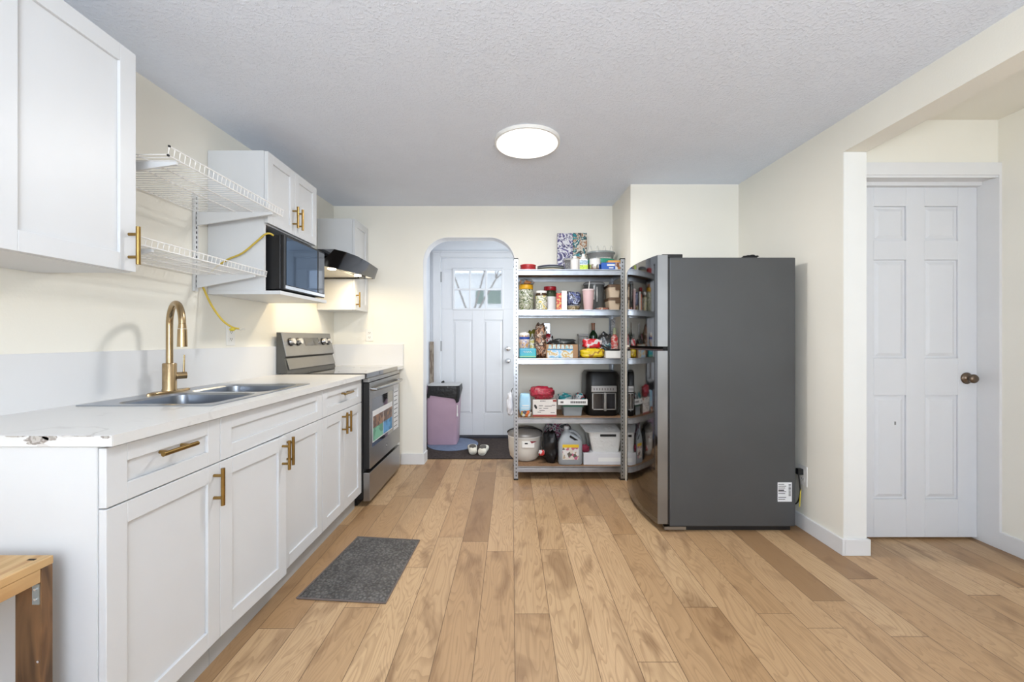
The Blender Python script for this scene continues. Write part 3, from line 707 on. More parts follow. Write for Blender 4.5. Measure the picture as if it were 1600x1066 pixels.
# ================================================================== range
sv = thing('electric_range', 'stainless steel freestanding electric range with black glass cooktop', 'stove', (-1.32, 3.215, 0))
sy0, sy1 = 2.834, 3.602; SXF = -0.988
MB().box(LW+0.025, -1.035, sy0, sy1, 0.05, 0.893).box(LW+0.05, -1.08, sy0+0.02, sy1-0.02, 0.0, 0.05).build('body', BLACK, sv)
MB().box(LW+0.06, -1.010, sy0, sy1, 0.893, 0.930).build('cooktop', GLASSB, sv, bevel=0.003)
for (cx_, cy_, rr) in ((-1.18, 3.02, 0.10), (-1.18, 3.42, 0.085), (-1.42, 3.02, 0.075), (-1.42, 3.42, 0.095)):
    L_ = [[(cx_+r*math.cos(t), cy_+r*math.sin(t), 0.9304) for t in [2*math.pi*k/40 for k in range(40)]] for r in (rr, rr-0.003)]
    MB().rings(L_, False, False).build('burner_ring', mat('grey_print', (0.2, 0.2, 0.2), 0.3), sv)
MB().box(-1.035, SXF-0.004, sy0+0.002, sy1-0.002, 0.868, 0.893).build('front_trim', STEEL, sv, bevel=0.002)
MB().box(-1.035, SXF-0.003, sy0+0.004, sy1-0.004, 0.262, 0.864).build('oven_door', BLACK, sv, bevel=0.003)
od = bpy.data.objects[sv.children[-1].name]
mb = MB().box(SXF-0.003, SXF, sy0+0.004, sy1-0.004, 0.745, 0.864).box(SXF-0.003, SXF, sy0+0.004, sy1-0.004, 0.262, 0.400).box(SXF-0.003, SXF, sy0+0.004, sy0+0.05, 0.40, 0.745).box(SXF-0.003, SXF, sy1-0.05, sy1-0.004, 0.40, 0.745)
mb.build('door_skin', STEEL, od, label='stainless door frame')
MB().box(SXF-0.003, SXF-0.0008, sy0+0.05, sy1-0.05, 0.400, 0.745).build('window', GLASSB, od)
pts = [(SXF, sy0+0.05, 0.815)]+[(SXF+0.012+0.040*math.sin(math.pi*(0.12+0.76*i/12)), sy0+0.05+(sy1-sy0-0.10)*i/12, 0.815) for i in range(13)]+[(SXF, sy1-0.05, 0.815)]
MB().tube(pts, 0.012, 10).build('handle', STEEL, od, smooth=40)
# energy and feature stickers on the glass
st_cols = [((0.25, 0.13, 0.08), (0.10, 0.30, 0.20)), ((0.16, 0.10, 0.09), (0.03, 0.20, 0.42))]
mb = MB().box(SXF-0.0008, SXF-0.0002, 2.895, 3.375, 0.43, 0.655).build('sticker', mat('white_sticker_stock', (0.75, 0.76, 0.78), 0.5), od)
for k in range(2):
    a0 = 2.905+k*0.235
    MB().box(SXF-0.0002, SXF+0.0002, a0, a0+0.225, 0.53, 0.615).build('printed_picture', patch('sticker_photo_%d' % k, [st_cols[k][0], (0.32, 0.17, 0.09), (0.12, 0.07, 0.05)], 30, 0.4), mb)
    MB().box(SXF-0.0002, SXF+0.0002, a0, a0+0.225, 0.437, 0.53).build('printed_picture', patch('sticker_band_%d' % k, [st_cols[k][1], tuple(min(1, c*1.5+0.04) for c in st_cols[k][1])], 12, 0.4, 'noise'), mb)
tg = MB().box(SXF+0.0005, SXF+0.002, 3.40, 3.545, 0.405, 0.78).build('hang_tag', mat('white_sticker_stock', (0.75, 0.76, 0.78), 0.5), od, label='white paper booklet with grey print')
mb = MB()
for k in range(9): mb.box(SXF+0.002, SXF+0.0023, 3.415, 3.50+0.025*((k*7) % 3)/2, 0.43+k*0.036, 0.438+k*0.036)
mb.build('print_lines', mat('grey_ink', (0.25, 0.25, 0.26), 0.6), tg)
mb = MB(); mb.cyl((SXF, 3.22, 0.33), (SXF+0.0012, 3.22, 0.33), 0.016, n=24); eb = mb.build('emblem', mat('dark_emblem', (0.08, 0.08, 0.09), 0.3), od)
mb = MB()
for k in range(2):
    mb.tube([(SXF+0.0016, 3.22+(-0.005+k*0.009)+0.004*math.cos(t), 0.33+0.007*math.sin(t)) for t in [0.6+5.2*i/14 for i in range(15)]], 0.0009, 5)
mb.build('emblem_script', CHROME, eb)
MB().box(-1.035, SXF, sy0+0.004, sy1-0.004, 0.035, 0.235).build('storage_drawer', STEEL, sv, bevel=0.003)
# backguard along the wall
bg = [(LW+0.022, 0.930), (-1.560, 0.930), (-1.585, 1.035), (-1.573, 1.045), (-1.612, 1.217), (LW+0.022, 1.217)]
MB().prism(bg, 'y', sy0, sy1).build('backguard', mat('dark_grey_metal', (0.10, 0.098, 0.09), 0.4, 0.4), sv)
bgo = sv.children[-1]
nrm = Vector((0.975, 0, 0.22)).normalized()
def on_panel(t, off=0.0):   # t 0 bottom .. 1 top of the control face
    return Vector((-1.573-0.039*t, 0, 1.045+0.172*t))+nrm*off
a, b_ = on_panel(0.02, 0.0), on_panel(1.0, 0.0); a2, b2 = on_panel(0.02, 0.004), on_panel(1.0, 0.004)
MB().prism([(a.x, a.z), (a2.x, a2.z), (b2.x, b2.z), (b_.x, b_.z)], 'y', sy0+0.004, sy1-0.004).build('control_panel', STEEL, sv, bevel=0.001)
a, b_ = Vector((-1.560, 0, 0.955)), Vector((-1.5835, 0, 1.03))
MB().prism([(a.x, a.z), (a.x+0.004, a.z+0.001), (b_.x+0.004, b_.z+0.001), (b_.x, b_.z)], 'y', sy0+0.02, sy1-0.01).build('vent_strip', mat('grey_metal', (0.30, 0.29, 0.27), 0.35, 0.8), sv)
dd = [on_panel(0.42, 0.0045), on_panel(0.78, 0.0045), on_panel(0.78, 0.0055), on_panel(0.42, 0.0055)]
MB().prism([(q.x, q.z) for q in dd], 'y', 3.13, 3.36).build('display', GLASSB, sv)
for yk in (2.93, 3.03, 3.43, 3.52):
    p = on_panel(0.6, 0.004); p.y = yk
    MB().cyl(p, p+nrm*0.006, 0.030, n=20).build('knob_ring', BLACK, sv, smooth=40)
    MB().cyl(p+nrm*0.006, p+nrm*0.032, 0.024, 0.021, n=20).build('knob', CHROME, sv, smooth=40)

# ================================================================== refrigerator
fr = thing('refrigerator', 'tall slate grey top-freezer refrigerator with curved dark steel doors', 'refrigerator', (1.33, 2.86, 0))
FSIDE = mat('slate_grey_case', (0.085, 0.088, 0.092), 0.42, 0.35, var=0.05, scale=3)
FDOOR = mat('dark_stainless_door', (0.20, 0.195, 0.19), 0.07, 1.0, var=0.02)
FEDGE = mat('brushed_door_edge', (0.27, 0.275, 0.285), 0.34, 1.0, var=0.1, scale=5, bump=0.03, aniso=(30, 1, 1))
fy0, fy1 = 2.47, 3.195; bx0, bx1 = 0.962, 1.728; fz = 1.667
MB().box(bx0, bx1, fy0, fy1, 0.03, fz).build('case', FSIDE, fr, bevel=0.006)
MB().box(bx0+0.02, bx1-0.02, fy0+0.02, fy1-0.02, 0.0, 0.03).build('base_grille', BLACK, fr)
def fdoor(z0, z1, nm):
    n = 24; x_in = bx0-0.012; ya, yb = fy0-0.0, fy1
    poly = [(x_in, yb), (x_in, ya)]
    for i in range(n+1):
        t = i/n; poly.append((0.889+0.018*t-0.050*math.sin(math.pi*t)**0.9, ya+(yb-ya)*t))
    mb = MB(); L0 = [(x, y, z0) for x, y in poly]; L1_ = [(x, y, z1) for x, y in poly]
    mb.rings([L0, L1_]); mb.bm.faces.ensure_lookup_table()
    for f in mb.bm.faces:
        c = f.calc_center_median()
        if abs(c.y-ya) < 1e-4: f.material_index = 1
    return mb.build(nm, [FDOOR, FEDGE], fr, smooth=30)
fdoor(1.125, fz+0.014, 'freezer_door'); fdoor(0.045, 1.098, 'refrigerator_door')
MB().box(0.925, bx0-0.012, fy0+0.01, fy1-0.01, 1.098, 1.125).build('handle_recess', BLACKM, fr)
MB().prism([(0.889, fy0+0.01), (0.862, fy0+0.2), (0.852, fy0+0.36), (0.862, fy1-0.2), (0.905, fy1-0.02), (0.93, fy1-0.02), (0.93, fy0+0.01)], 'z', 1.0985, 1.108).build('handle_lip', mat('dark_red_black_lip', (0.03, 0.01, 0.012), 0.25), fr)
MB().box(bx0-0.0125, bx0, fy0+0.004, fy1-0.004, 0.05, fz-0.005).build('door_gasket', BLACK, fr)
MB().box(0.925, 1.05, fy0+0.02, fy0+0.10, fz+0.0005, fz+0.024).build('hinge_cap', BLACK, fr, bevel=0.003)
MB().box(0.93, 1.06, fy0-0.003, fy0+0.03, 0.012, 0.03).build('lower_hinge', STEEL, fr)
lab = MB().box(WX(1215, fy0), WX(1237, fy0), fy0-0.0012, fy0, WZ(784, fy0), WZ(754, fy0)).build('rating_label', mat('white_sticker_stock', (0.75, 0.76, 0.78), 0.5), fr, label='white printed rating label')
mb = MB(); lx = WX(1216, fy0)
for k in range(9):
    z = WZ(756.5+k*2.9, fy0); 
    if k in (6,): continue
    mb.box(lx, lx+0.035+0.012*((k*5) % 3)/2, fy0-0.0017, fy0-0.0012, z-0.0035*(2 if k == 3 else 1), z)
for k in range(10): mb.box(WX(1232, fy0), WX(1235.5, fy0), fy0-0.0017, fy0-0.0012, WZ(757+k*1.9, fy0)-0.004, WZ(757+k*1.9, fy0))
mb.build('print_lines', mat('black_ink', (0.03, 0.03, 0.03), 0.6), lab)
# power cord
pc = thing('power_cord', 'black refrigerator power cord plugged in low on the right wall', 'cord', (RW-0.02, 2.50, 0.30))
MB().box(RW-0.04, RW-0.0072, 2.492, 2.520, 0.335, 0.372).build('plug', BLACK, pc, bevel=0.004)
MB().tube(spline([(RW-0.030, 2.505, 0.338), (RW-0.026, 2.50, 0.28), (RW-0.024, 2.50, 0.22), (RW-0.022, 2.53, 0.15), (RW-0.020, 2.6, 0.11)]), 0.004, 8).build('lead', BLACK, pc, smooth=True)
MB().tube(spline([(RW-0.022, 2.497, 0.25), (RW-0.028, 2.494, 0.20), (RW-0.030, 2.496, 0.14)]), 0.0035, 6).build('warning_tag', mat('yellow_tape', (0.62, 0.50, 0.05), 0.4), pc)
for i, (px, s_) in enumerate(((1172, 0.045), (1183, 0.03))):
    pass
tag(lump((1.50, 2.56, fz+0.0165), (0.085, 0.05, 0.026), 5, 0.5, 3.5).build('glove', mat('black_cloth', (0.012, 0.012, 0.012), 0.9), smooth=True), 'small crumpled black cloth lying on top of the refrigerator', 'cloth')

# ================================================================== ceiling lamp
cl = thing('ceiling_light', 'round flush white LED ceiling light, switched on', 'ceiling light', (0.095, 2.46, 2.37))
cz = ceil_z(2.46)
MB().lathe((0.095, 2.46, cz-0.024), [(0.172, -0.002), (0.196, 0.0), (0.198, 0.006), (0.198, 0.034)], 64).build('housing', WPLAS, cl, smooth=35)
MB().lathe((0.095, 2.46, cz-0.030), [(0.08, -0.003), (0.17, -0.001), (0.184, 0.002), (0.184, 0.006)], 64).build('diffuser', emis('lit_diffuser', (1.0, 0.985, 0.96), 1.6), cl, smooth=True)

# ================================================================== kitchen mat, bench
def rug_material():
    m = mat('grey_chenille', (0.17, 0.16, 0.15), 0.95, var=0.22, scale=9)
    nt = m.node_tree; N = nt.nodes; L = nt.links; b = N['Principled BSDF']
    tc = N.new('ShaderNodeTexCoord'); v = N.new('ShaderNodeTexVoronoi'); v.inputs['Scale'].default_value = 75; L.new(tc.outputs['Object'], v.inputs['Vector'])
    old = b.inputs['Base Color'].links[0].from_socket; mx = N.new('ShaderNodeMix'); mx.data_type = 'RGBA'; mx.blend_type = 'MULTIPLY'; mx.inputs[0].default_value = 0.75
    vr = N.new('ShaderNodeMapRange'); vr.inputs[1].default_value = 0.0; vr.inputs[2].default_value = 0.65; vr.inputs[3].default_value = 1.25; vr.inputs[4].default_value = 0.35
    L.new(v.outputs['Distance'], vr.inputs[0]); L.new(old, mx.inputs[6]); L.new(vr.outputs[0], mx.inputs[7]); L.new(mx.outputs[2], b.inputs['Base Color'])
    bp = N.new('ShaderNodeBump'); bp.inputs['Strength'].default_value = 1.0; bp.inputs['Distance'].default_value = 0.01; bp.invert = True
    L.new(v.outputs['Distance'], bp.inputs['Height']); L.new(bp.outputs[0], b.inputs['Normal'])
    return m
corners = [(-0.966, 1.83), (-0.556, 1.795), (-0.533, 2.355), (-0.905, 2.395)]
mb = MB(); n1, n2 = 40, 50; grid = []
for j in range(n2+1):
    row = []
    for i in range(n1+1):
        u, v = i/n1, j/n2
        x = (corners[0][0]*(1-u)+corners[1][0]*u)*(1-v)+(corners[3][0]*(1-u)+corners[2][0]*u)*v
        y = (corners[0][1]*(1-u)+corners[1][1]*u)*(1-v)+(corners[3][1]*(1-u)+corners[2][1]*u)*v
        e_ = min(u, 1-u, v, 1-v)
        z = 0.003+0.009*min(1, e_*18)+0.003*noise.noise(Vector((x*60, y*60, 1)))*min(1, e_*12)
        z += -0.007*math.exp(-((v-0.60-0.012*math.sin(u*7))/0.012)**2)*(1 if e_ > 0.02 else 0)
        row.append(mb.bm.verts.new((x, y, max(z, 0.002))))
    grid.append(row)
for j in range(n2):
    for i in range(n1): mb.bm.faces.new((grid[j][i], grid[j][i+1], grid[j+1][i+1], grid[j+1][i]))
rug = thing('kitchen_mat', 'grey chenille kitchen mat with a crease across it, lying by the sink cabinets', 'mat', (-0.74, 2.1, 0))
mb.build('pile', rug_material(), rug, smooth=True)
cs = [Vector((x, y, 0.004)) for x, y in corners]
MB().tube(cs+[cs[0]], 0.004, 6).build('bound_edge', mat('grey_brown_binding', (0.16, 0.13, 0.12), 0.9), rug)

PINE = patch('knotty_pine', [(0.50, 0.31, 0.13), (0.60, 0.40, 0.19), (0.55, 0.34, 0.15), (0.42, 0.23, 0.09)], 3, 0.55, 'noise', stretch=(12, 1.2, 6), distort=0.6, smooth=True)
DPINE = patch('dark_stained_pine', [(0.13, 0.065, 0.028), (0.20, 0.10, 0.042), (0.15, 0.078, 0.034), (0.08, 0.04, 0.018)], 3, 0.5, 'noise', stretch=(8, 8, 1.5), distort=0.8, smooth=True)
RPINE = patch('red_brown_pine', [(0.22, 0.11, 0.045), (0.30, 0.15, 0.06), (0.25, 0.12, 0.05)], 3, 0.5, 'noise', stretch=(20, 20, 1.5), distort=0.4, smooth=True)
bn = thing('workbench', 'rough pine bench with dark leg standing against the end of the counter', 'bench', (-1.4, 0.65, 0))
bz = 0.639
MB().box(-1.62, -1.126, 0.25, 1.0, bz-0.020, bz).build('top', PINE, bn, bevel=0.002)
MB().box(-1.168, -1.128, 0.25, 0.974, bz-0.052, bz-0.0205).box(-1.60, -1.19, 0.945, 0.974, bz-0.052, bz-0.0205).build('apron', PINE, bn, bevel=0.001)
for xa_, xb_, ya_, yb_ in ((-1.190, -1.127, 0.9745, 0.999), (-1.61, -1.547, 0.9745, 0.999), (-1.20, -1.169, 0.27, 0.30), (-1.61, -1.547, 0.27, 0.30)):
    MB().box(xa_, xb_, ya_, yb_, 0.0, bz-0.0205).build('leg', DPINE, bn, bevel=0.001)
br = MB().box(-1.147, -1.130, 0.9725, 0.9744, 0.534, 0.583).build('corner_brace', mat('zinc_brace', (0.42, 0.47, 0.50), 0.35, 0.8), bn)
for z in (0.547, 0.571): MB().cyl((-1.1385, 0.9725, z), (-1.1385, 0.970, z), 0.0032, n=10).build('screw', CHROME, br)
MB().cyl((-1.134, 0.9745, 0.397), (-1.134, 0.9725, 0.397), 0.003, n=10).build('nail_head', CHROME, bn)
MB().box(-1.163, -1.145, 0.975, 0.981, bz, bz+0.0006).build('knot_hole', BLACKM, bn)

# ================================================================== porch contents
DM = mat('dark_brown_coir', (0.045, 0.032, 0.028), 0.95, var=0.35, scale=45, bump=0.8, bscale=220)
tag(MB().box(-0.94, 0.30, 3.955, 4.755, 0.0, 0.008).build('doormat', DM), 'large dark brown doormat covering the porch floor', 'mat')
mb = MB().lathe((-0.645, 4.49, 0.008), [(0.276, 0.0), (0.278, 0.004), (0.27, 0.007), (0.1, 0.007)], 48)
tag(mb.build('round_mat', mat('blue_grey_rubber', (0.14, 0.18, 0.27), 0.7, var=0.1, scale=20), smooth=30), 'round blue-grey mat beneath the pink bin', 'mat')
bin_ = thing('trash_bin', 'pink plastic bin lined with a black bag, in the porch', 'bin', (-0.77, 4.56, 0.016))
PINK = mat('dusty_pink_plastic', (0.42, 0.29, 0.37), 0.45, var=0.03)
bxA, bxB, byA, byB = -0.925, -0.60, 4.43, 4.70
Z0, Z1 = 0.016, 0.655
mb = MB(); L_ = []
for z, g in ((Z0, 0.0), (Z0+0.02, -0.004), (Z1, -0.026)):
    L_.append(rrect(bxA+0.0+0, bxB-g, byA+g, byB-g*0.3, 0.045, z))
mb.rings(L_).build('tub', PINK, bin_, smooth=35)
BAG = mat('black_bin_liner', (0.008, 0.008, 0.009), 0.35, bump=0.5, bscale=35)
mb = MB(); top = rrect(bxA+0.004, bxB+0.034, byA-0.034, byB+0.016, 0.05, Z1+0.006); nn = len(top); hem = []
for i, p in enumerate(top):
    t = (p[0]-bxA)/(bxB-bxA)
    drop = 0.10+0.05*math.cos(t*5.0+0.6)+0.012*math.sin(i*2.1)
    if p[0] > -0.60: drop = 0.17-0.09*(p[1]-byA)/(byB-byA)
    if 0.55 < t < 0.95 and p[1] < byA+0.05: drop = 0.185
    hem.append((p[0]-0.006, p[1]+0.003, Z1-drop))
mid_ = [(p[0]+0.006*math.sin(i*1.7), p[1]-0.004, Z1-0.05) for i, p in enumerate(top)]
mb.rings([hem, mid_, top, rrect(bxA+0.02, bxB+0.012, byA-0.012, byB, 0.04, Z1+0.012)], False, False)
mb.build('bin_liner', BAG, bin_, smooth=50)
mb = MB().rings([rrect(bxA+0.006, bxB+0.028, byA-0.028, byB+0.012, 0.05, Z1+0.004), rrect(bxA+0.006, bxB+0.028, byA-0.028, byB+0.012, 0.05, Z1+0.014)])
mb.build('lid', mat('pale_grey_lid', (0.50, 0.50, 0.50), 0.4), bin_, bevel=0.003)
MB().cyl((-0.80, 4.66, Z1+0.014), (-0.77, 4.66, Z1+0.03), 0.012, n=10).build('lid_latch', BLACK, bin_)
mb = MB().box(-0.592, -0.585, 4.415, 4.425, 0.36, 0.45).box(-0.594, -0.580, 4.412, 4.420, 0.33, 0.36)
mb.build('tag', WPLAS, bin_, label='small white tag')
pk = MB().box(-0.950, -0.905, 4.72, 4.745, 0.009, 1.14)
tag(pk.build('wooden_board', patch('weathered_board', [(0.22, 0.17, 0.13), (0.30, 0.25, 0.20), (0.17, 0.13, 0.10)], 6, 0.8, 'noise', stretch=(6, 6, 1))), 'narrow weathered board standing in the porch corner behind the bin', 'board')
def slipper(cx, cy, rot, label):
    t = thing('slipper', label, 'slipper', (cx, cy, 0.008), 'white slippers on the doormat')
    S = [(-0.12, 0.036, 0.058), (-0.10, 0.042, 0.070), (-0.05, 0.043, 0.062), (0.0, 0.045, 0.060), (0.05, 0.05, 0.066), (0.09, 0.046, 0.055), (0.118, 0.030, 0.038)]
    mb = MB(); L_ = []
    M = Matrix.Translation((cx, cy, 0.008)) @ Matrix.Rotation(rot, 4, 'Z')
    for (ly, hw, h) in S:
        ring = []
        for k in range(16):
            a_ = 2*math.pi*k/16; x = hw*math.copysign(abs(math.cos(a_))**0.75, math.cos(a_)); z = h/2+h/2*math.copysign(abs(math.sin(a_))**0.8, math.sin(a_))
            ring.append((x, ly, max(z, 0.0)))
        L_.append(ring)
    mb.rings(L_).xf(M).build('upper', mat('cream_foam', (0.72, 0.69, 0.60), 0.7, bump=0.2), t, smooth=True)
    mb = MB(); mb.rings([[(0.034*math.cos(a_), -0.045+0.062*math.sin(a_), zz) for a_ in [2*math.pi*k/20 for k in range(20)]] for zz in (0.060, 0.0725)]); mb.xf(M).build('lining', mat('dark_lining', (0.10, 0.09, 0.08), 0.9), t, label='dark lining of the opening')
    return t
slipper(-0.402, 4.20, R(8), 'left of the two white slippers, next to the round mat')
slipper(-0.286, 4.17, R(-4), 'right of the two white slippers, slightly nearer the kitchen')

# ================================================================== storage shelving
SF, SB = 3.37, 3.775; SXL, SXR = 0.021, 0.940
su = thing('storage_shelving', 'galvanised steel shelving unit with five levels beside the archway', 'shelving', ((SXL+SXR)/2, 3.57, 0))
PW = 0.034
levels = [0.114, 0.517, 1.010, 1.414, 1.750]
for (x, sx) in ((SXL, 1), (SXR, -1)):
    for (y, sy) in ((SF, 1), (SB, -1)):
        xa_, xb_ = sorted((x, x+sx*PW)); ya_, yb_ = sorted((y, y+sy*0.002)); mb = MB().box(xa_, xb_, ya_, yb_, 0.006, 1.835)
        xa2, xb2 = sorted((x, x+sx*0.002)); ya2, yb2 = sorted((y+sy*0.002, y+sy*PW)); mb.box(xa2, xb2, ya2, yb2, 0.006, 1.835)
        p = mb.build('post', GALV, su)
        MB().box(xa_-0.002, xb_+0.002, min(y-sy*0.002, y+sy*PW), max(y-sy*0.002, y+sy*PW), 0.0, 0.012).build('foot', BLACK, p)
        MB().box(xa_-0.002, xb_+0.002, min(y-sy*0.002, y+sy*PW), max(y-sy*0.002, y+sy*PW), 1.832, 1.842).build('cap', BLACK, p)
        if sy == 1:
            mb = MB(); xm = x+sx*PW*0.55
            for k in range(60):
                z = 0.03+k*0.03
                mb.box(xm-0.0045, xm+0.0045, SF-0.0008, SF-0.0001, z, z+0.013)
                if k % 2: mb.box(xm-0.011, xm-0.008, SF-0.0008, SF-0.0001, z+0.015, z+0.022)
            mb.build('slot_row', mat('dark_slot', (0.05, 0.05, 0.05), 0.6), p, label='dark slots')
BOARD = mat('particle_board', (0.26, 0.15, 0.08), 0.7, var=0.2, scale=60)
for z in levels:
    mb = MB().box(SXL+PW*0.0+0.003, SXR-0.003, SF+0.003, SF+0.006, z-0.048, z).box(SXL+0.003, SXR-0.003, SF+0.003, SF+0.018, z-0.010, z-0.0065).box(SXL+0.003, SXR-0.003, SF+0.0015, SF+0.004, z-0.030, z-0.020)
    mb.box(SXL+0.003, SXR-0.003, SB-0.006, SB-0.003, z-0.048, z).box(SXL+0.003, SXL+0.006, SF+0.006, SB-0.006, z-0.048, z).box(SXR-0.006, SXR-0.003, SF+0.006, SB-0.006, z-0.048, z)
    s_ = mb.build('shelf', GALV, su)
    MB().box(SXL+0.006, SXR-0.006, SF+0.0065, SB-0.0065, z-0.0065, z-0.0005).build('board', BOARD, s_, label='brown particle board')

# ---------------- things on the shelves
def M_(name, col, **k): return mat(name, col, **k)
PAPER = M_('white_card', (0.72, 0.72, 0.70), rough=0.6)
def bx(px0, px1, yt, base, Y, depth, nm, m, parent=None, bevel=0.003, yb=None):
    z1 = WZ(yt, Y); z0 = base if yb is None else WZ(yb, Y)
    return MB().box(WX(px0, Y), WX(px1, Y), Y, Y+depth, z0, z1)
def cen(px0, px1, Y): return (WX((px0+px1)/2, Y), Y)
L5, L4, L3, L2_, L1z = levels   # 0.114 ... 1.75
L3z = levels[2]; L4z = levels[1]; L5z = levels[0]; L2z = levels[3]; L1z = levels[4]

# --- top level
RED = M_('dark_red_tin', (0.30, 0.02, 0.025), rough=0.35)
for k, (zz, lb_) in enumerate(((L1z, 'lower of two flat dark red tins at the left end of the top shelf'), (L1z+0.028, 'upper of two flat dark red tins at the left end of the top shelf'))):
    t = thing('flat_tin', lb_, 'tin', (WX(825, 3.5), 3.5, zz), 'flat red tins on the top shelf')
    MB().lathe((WX(825, 3.5), 3.5, zz), [(0.062, 0), (0.066, 0.003), (0.066, 0.019), (0.062, 0.0195)], 32).build('tin_body', RED, t, smooth=35)
    MB().lathe((WX(825, 3.5), 3.5, zz+0.0195), [(0.068, 0), (0.068, 0.007), (0.064, 0.008)], 32).build('lid', M_('red_lid', (0.42, 0.03, 0.03), rough=0.3), t, smooth=35)
for k, (cc, lb_) in enumerate((((0.55, 0.50, 0.36), 'cream plate at the bottom of the plate stack on the top shelf'), ((0.30, 0.34, 0.36), 'middle grey plate of the stack on the top shelf'), ((0.24, 0.25, 0.32), 'topmost blue-grey plate of the stack on the top shelf'))):
    zz = L1z+k*0.0165
    mb = MB().lathe((WX(861, 3.52), 3.54, zz), [(0.07, 0), (0.075, 0.001), (0.124-0.003*k, 0.013), (0.124-0.003*k, 0.016), (0.072, 0.0055), (0.02, 0.005)], 36)
    tag(mb.build('plate', M_('plate_glaze_%d' % k, cc, rough=0.3), smooth=40), lb_, 'plate', 'plates stacked on the top shelf')
PURP = patch('purple_leaf_print', [(0.62, 0.62, 0.66), (0.045, 0.035, 0.13), (0.60, 0.60, 0.64), (0.07, 0.055, 0.20), (0.04, 0.035, 0.12)], 9, 0.4, 'noise', distort=2.5)
TEAL = patch('teal_floral_print', [(0.55, 0.55, 0.50), (0.01, 0.20, 0.24), (0.05, 0.05, 0.05), (0.55, 0.52, 0.45), (0.30, 0.13, 0.05), (0.02, 0.28, 0.30)], 13, 0.4, 'noise', distort=1.5)
Yb = 3.72
tag(MB().box(WX(871, Yb), WX(895, Yb), Yb, Yb+0.03, L1z, WZ(364.5, Yb)).build('picture_canvas', PURP, bevel=0.002), 'upright canvas with purple and white leaf pattern, on the top shelf', 'canvas')
tag(MB().box(WX(895.5, Yb), WX(917, Yb), Yb, Yb+0.03, L1z, WZ(364, Yb)).build('picture_canvas', TEAL, bevel=0.002), 'upright canvas with teal and orange floral pattern, on the top shelf', 'canvas')
CLR = mat('clear_plastic', (0.75, 0.76, 0.76), 0.12, trans=0.75, ior=1.3, spec=0.5)
t = thing('plastic_tub', 'frosted clear tub with grey lid in front of the purple canvas', 'tub', (WX(892, 3.6), 3.6, L1z))
MB().lathe((WX(892, 3.60), 3.62, L1z), [(0.045, 0), (0.052, 0.11), (0.054, 0.115)], 28).build('tub', CLR, t, smooth=35)
MB().lathe((WX(892, 3.60), 3.62, L1z+0.115), [(0.060, 0), (0.060, 0.016), (0.05, 0.018)], 28).build('lid', M_('grey_lid', (0.35, 0.34, 0.33)), t, smooth=35)
t = thing('plastic_bottle', 'small white bottle with cap on the top shelf', 'bottle', (WX(898, 3.48), 3.48, L1z))
MB().lathe((WX(898, 3.48), 3.48, L1z), [(0.034, 0), (0.036, 0.005), (0.036, 0.095), (0.022, 0.108), (0.014, 0.112)], 24).build('bottle', M_('white_bottle', (0.72, 0.71, 0.70)), t, smooth=35)
MB().lathe((WX(898, 3.48), 3.48, L1z+0.112), [(0.016, 0), (0.016, 0.018), (0.012, 0.019)], 20).build('cap', WPLAS, t, smooth=35)
t = thing('cleaner_bottle', 'white and green bottle with blue label on the top shelf', 'bottle', (WX(912, 3.47), 3.47, L1z))
mb = MB().box(WX(905.5, 3.46), WX(918.5, 3.46), 3.455, 3.50, L1z, L1z+0.105); mb.build('bottle', M_('white_bottle', (0.72, 0.71, 0.70)), t, bevel=0.008)
MB().box(WX(905.8, 3.46), WX(918.2, 3.46), 3.4535, 3.455, L1z+0.01, L1z+0.05).build('label_print', patch('lime_label', [(0.42, 0.60, 0.06), (0.55, 0.68, 0.10), (0.10, 0.20, 0.05)], 45, 0.4, 'noise'), t, label='lime green lower label')
MB().box(WX(905.8, 3.46), WX(918.2, 3.46), 3.4535, 3.455, L1z+0.055, L1z+0.09).build('label_print', patch('pale_blue_label', [(0.55, 0.68, 0.78), (0.15, 0.25, 0.35), (0.60, 0.72, 0.80)], 60, 0.4, 'noise', stretch=(1, 1, 4)), t, label='pale blue upper label')
MB().lathe((WX(912, 3.46), 3.477, L1z+0.105), [(0.022, 0), (0.016, 0.02), (0.013, 0.022), (0.013, 0.042), (0.010, 0.044)], 20).build('cap', WPLAS, t, smooth=35)
t = thing('food_container', 'olive food container with wide green lid, on the top shelf', 'container', (WX(945, 3.6), 3.6, L1z))
cx_ = 0.795
MB().lathe((cx_, 3.62, L1z), [(0.11, 0), (0.116, 0.01), (0.124, 0.082)], 36, sx=1, sy=0.9).build('tub', M_('olive_plastic', (0.32, 0.34, 0.06), rough=0.4), t, smooth=35)
MB().lathe((cx_, 3.62, L1z+0.082), [(0.132, 0), (0.132, 0.03), (0.125, 0.036)], 36, sy=0.9).build('lid', M_('teal_green_lid', (0.02, 0.26, 0.17), rough=0.35), t, smooth=35)
t = thing('food_container', 'clear food container stacked on the green lid', 'container', (cx_, 3.62, L1z+0.118))
MB().lathe((cx_, 3.62, L1z+0.118), [(0.105, 0), (0.118, 0.052), (0.12, 0.056)], 36, sy=0.85).build('tub', CLR, t, smooth=35)
MB().lathe((cx_, 3.62, L1z+0.174), [(0.126, 0), (0.126, 0.012), (0.115, 0.016)], 36, sy=0.85).build('lid', M_('smoky_lid', (0.22, 0.25, 0.25), rough=0.25), t, smooth=35)
mb = MB()
for k in range(4):
    xx = cx_-0.095+k*0.062
    mb.tube([(xx-0.017, 3.60, L1z+0.191), (xx-0.009, 3.60, L1z+0.225), (xx-0.003, 3.60, L1z+0.245), (xx+0.003, 3.60, L1z+0.245), (xx+0.009, 3.60, L1z+0.225), (xx+0.017, 3.60, L1z+0.191)], 0.0018, 6)
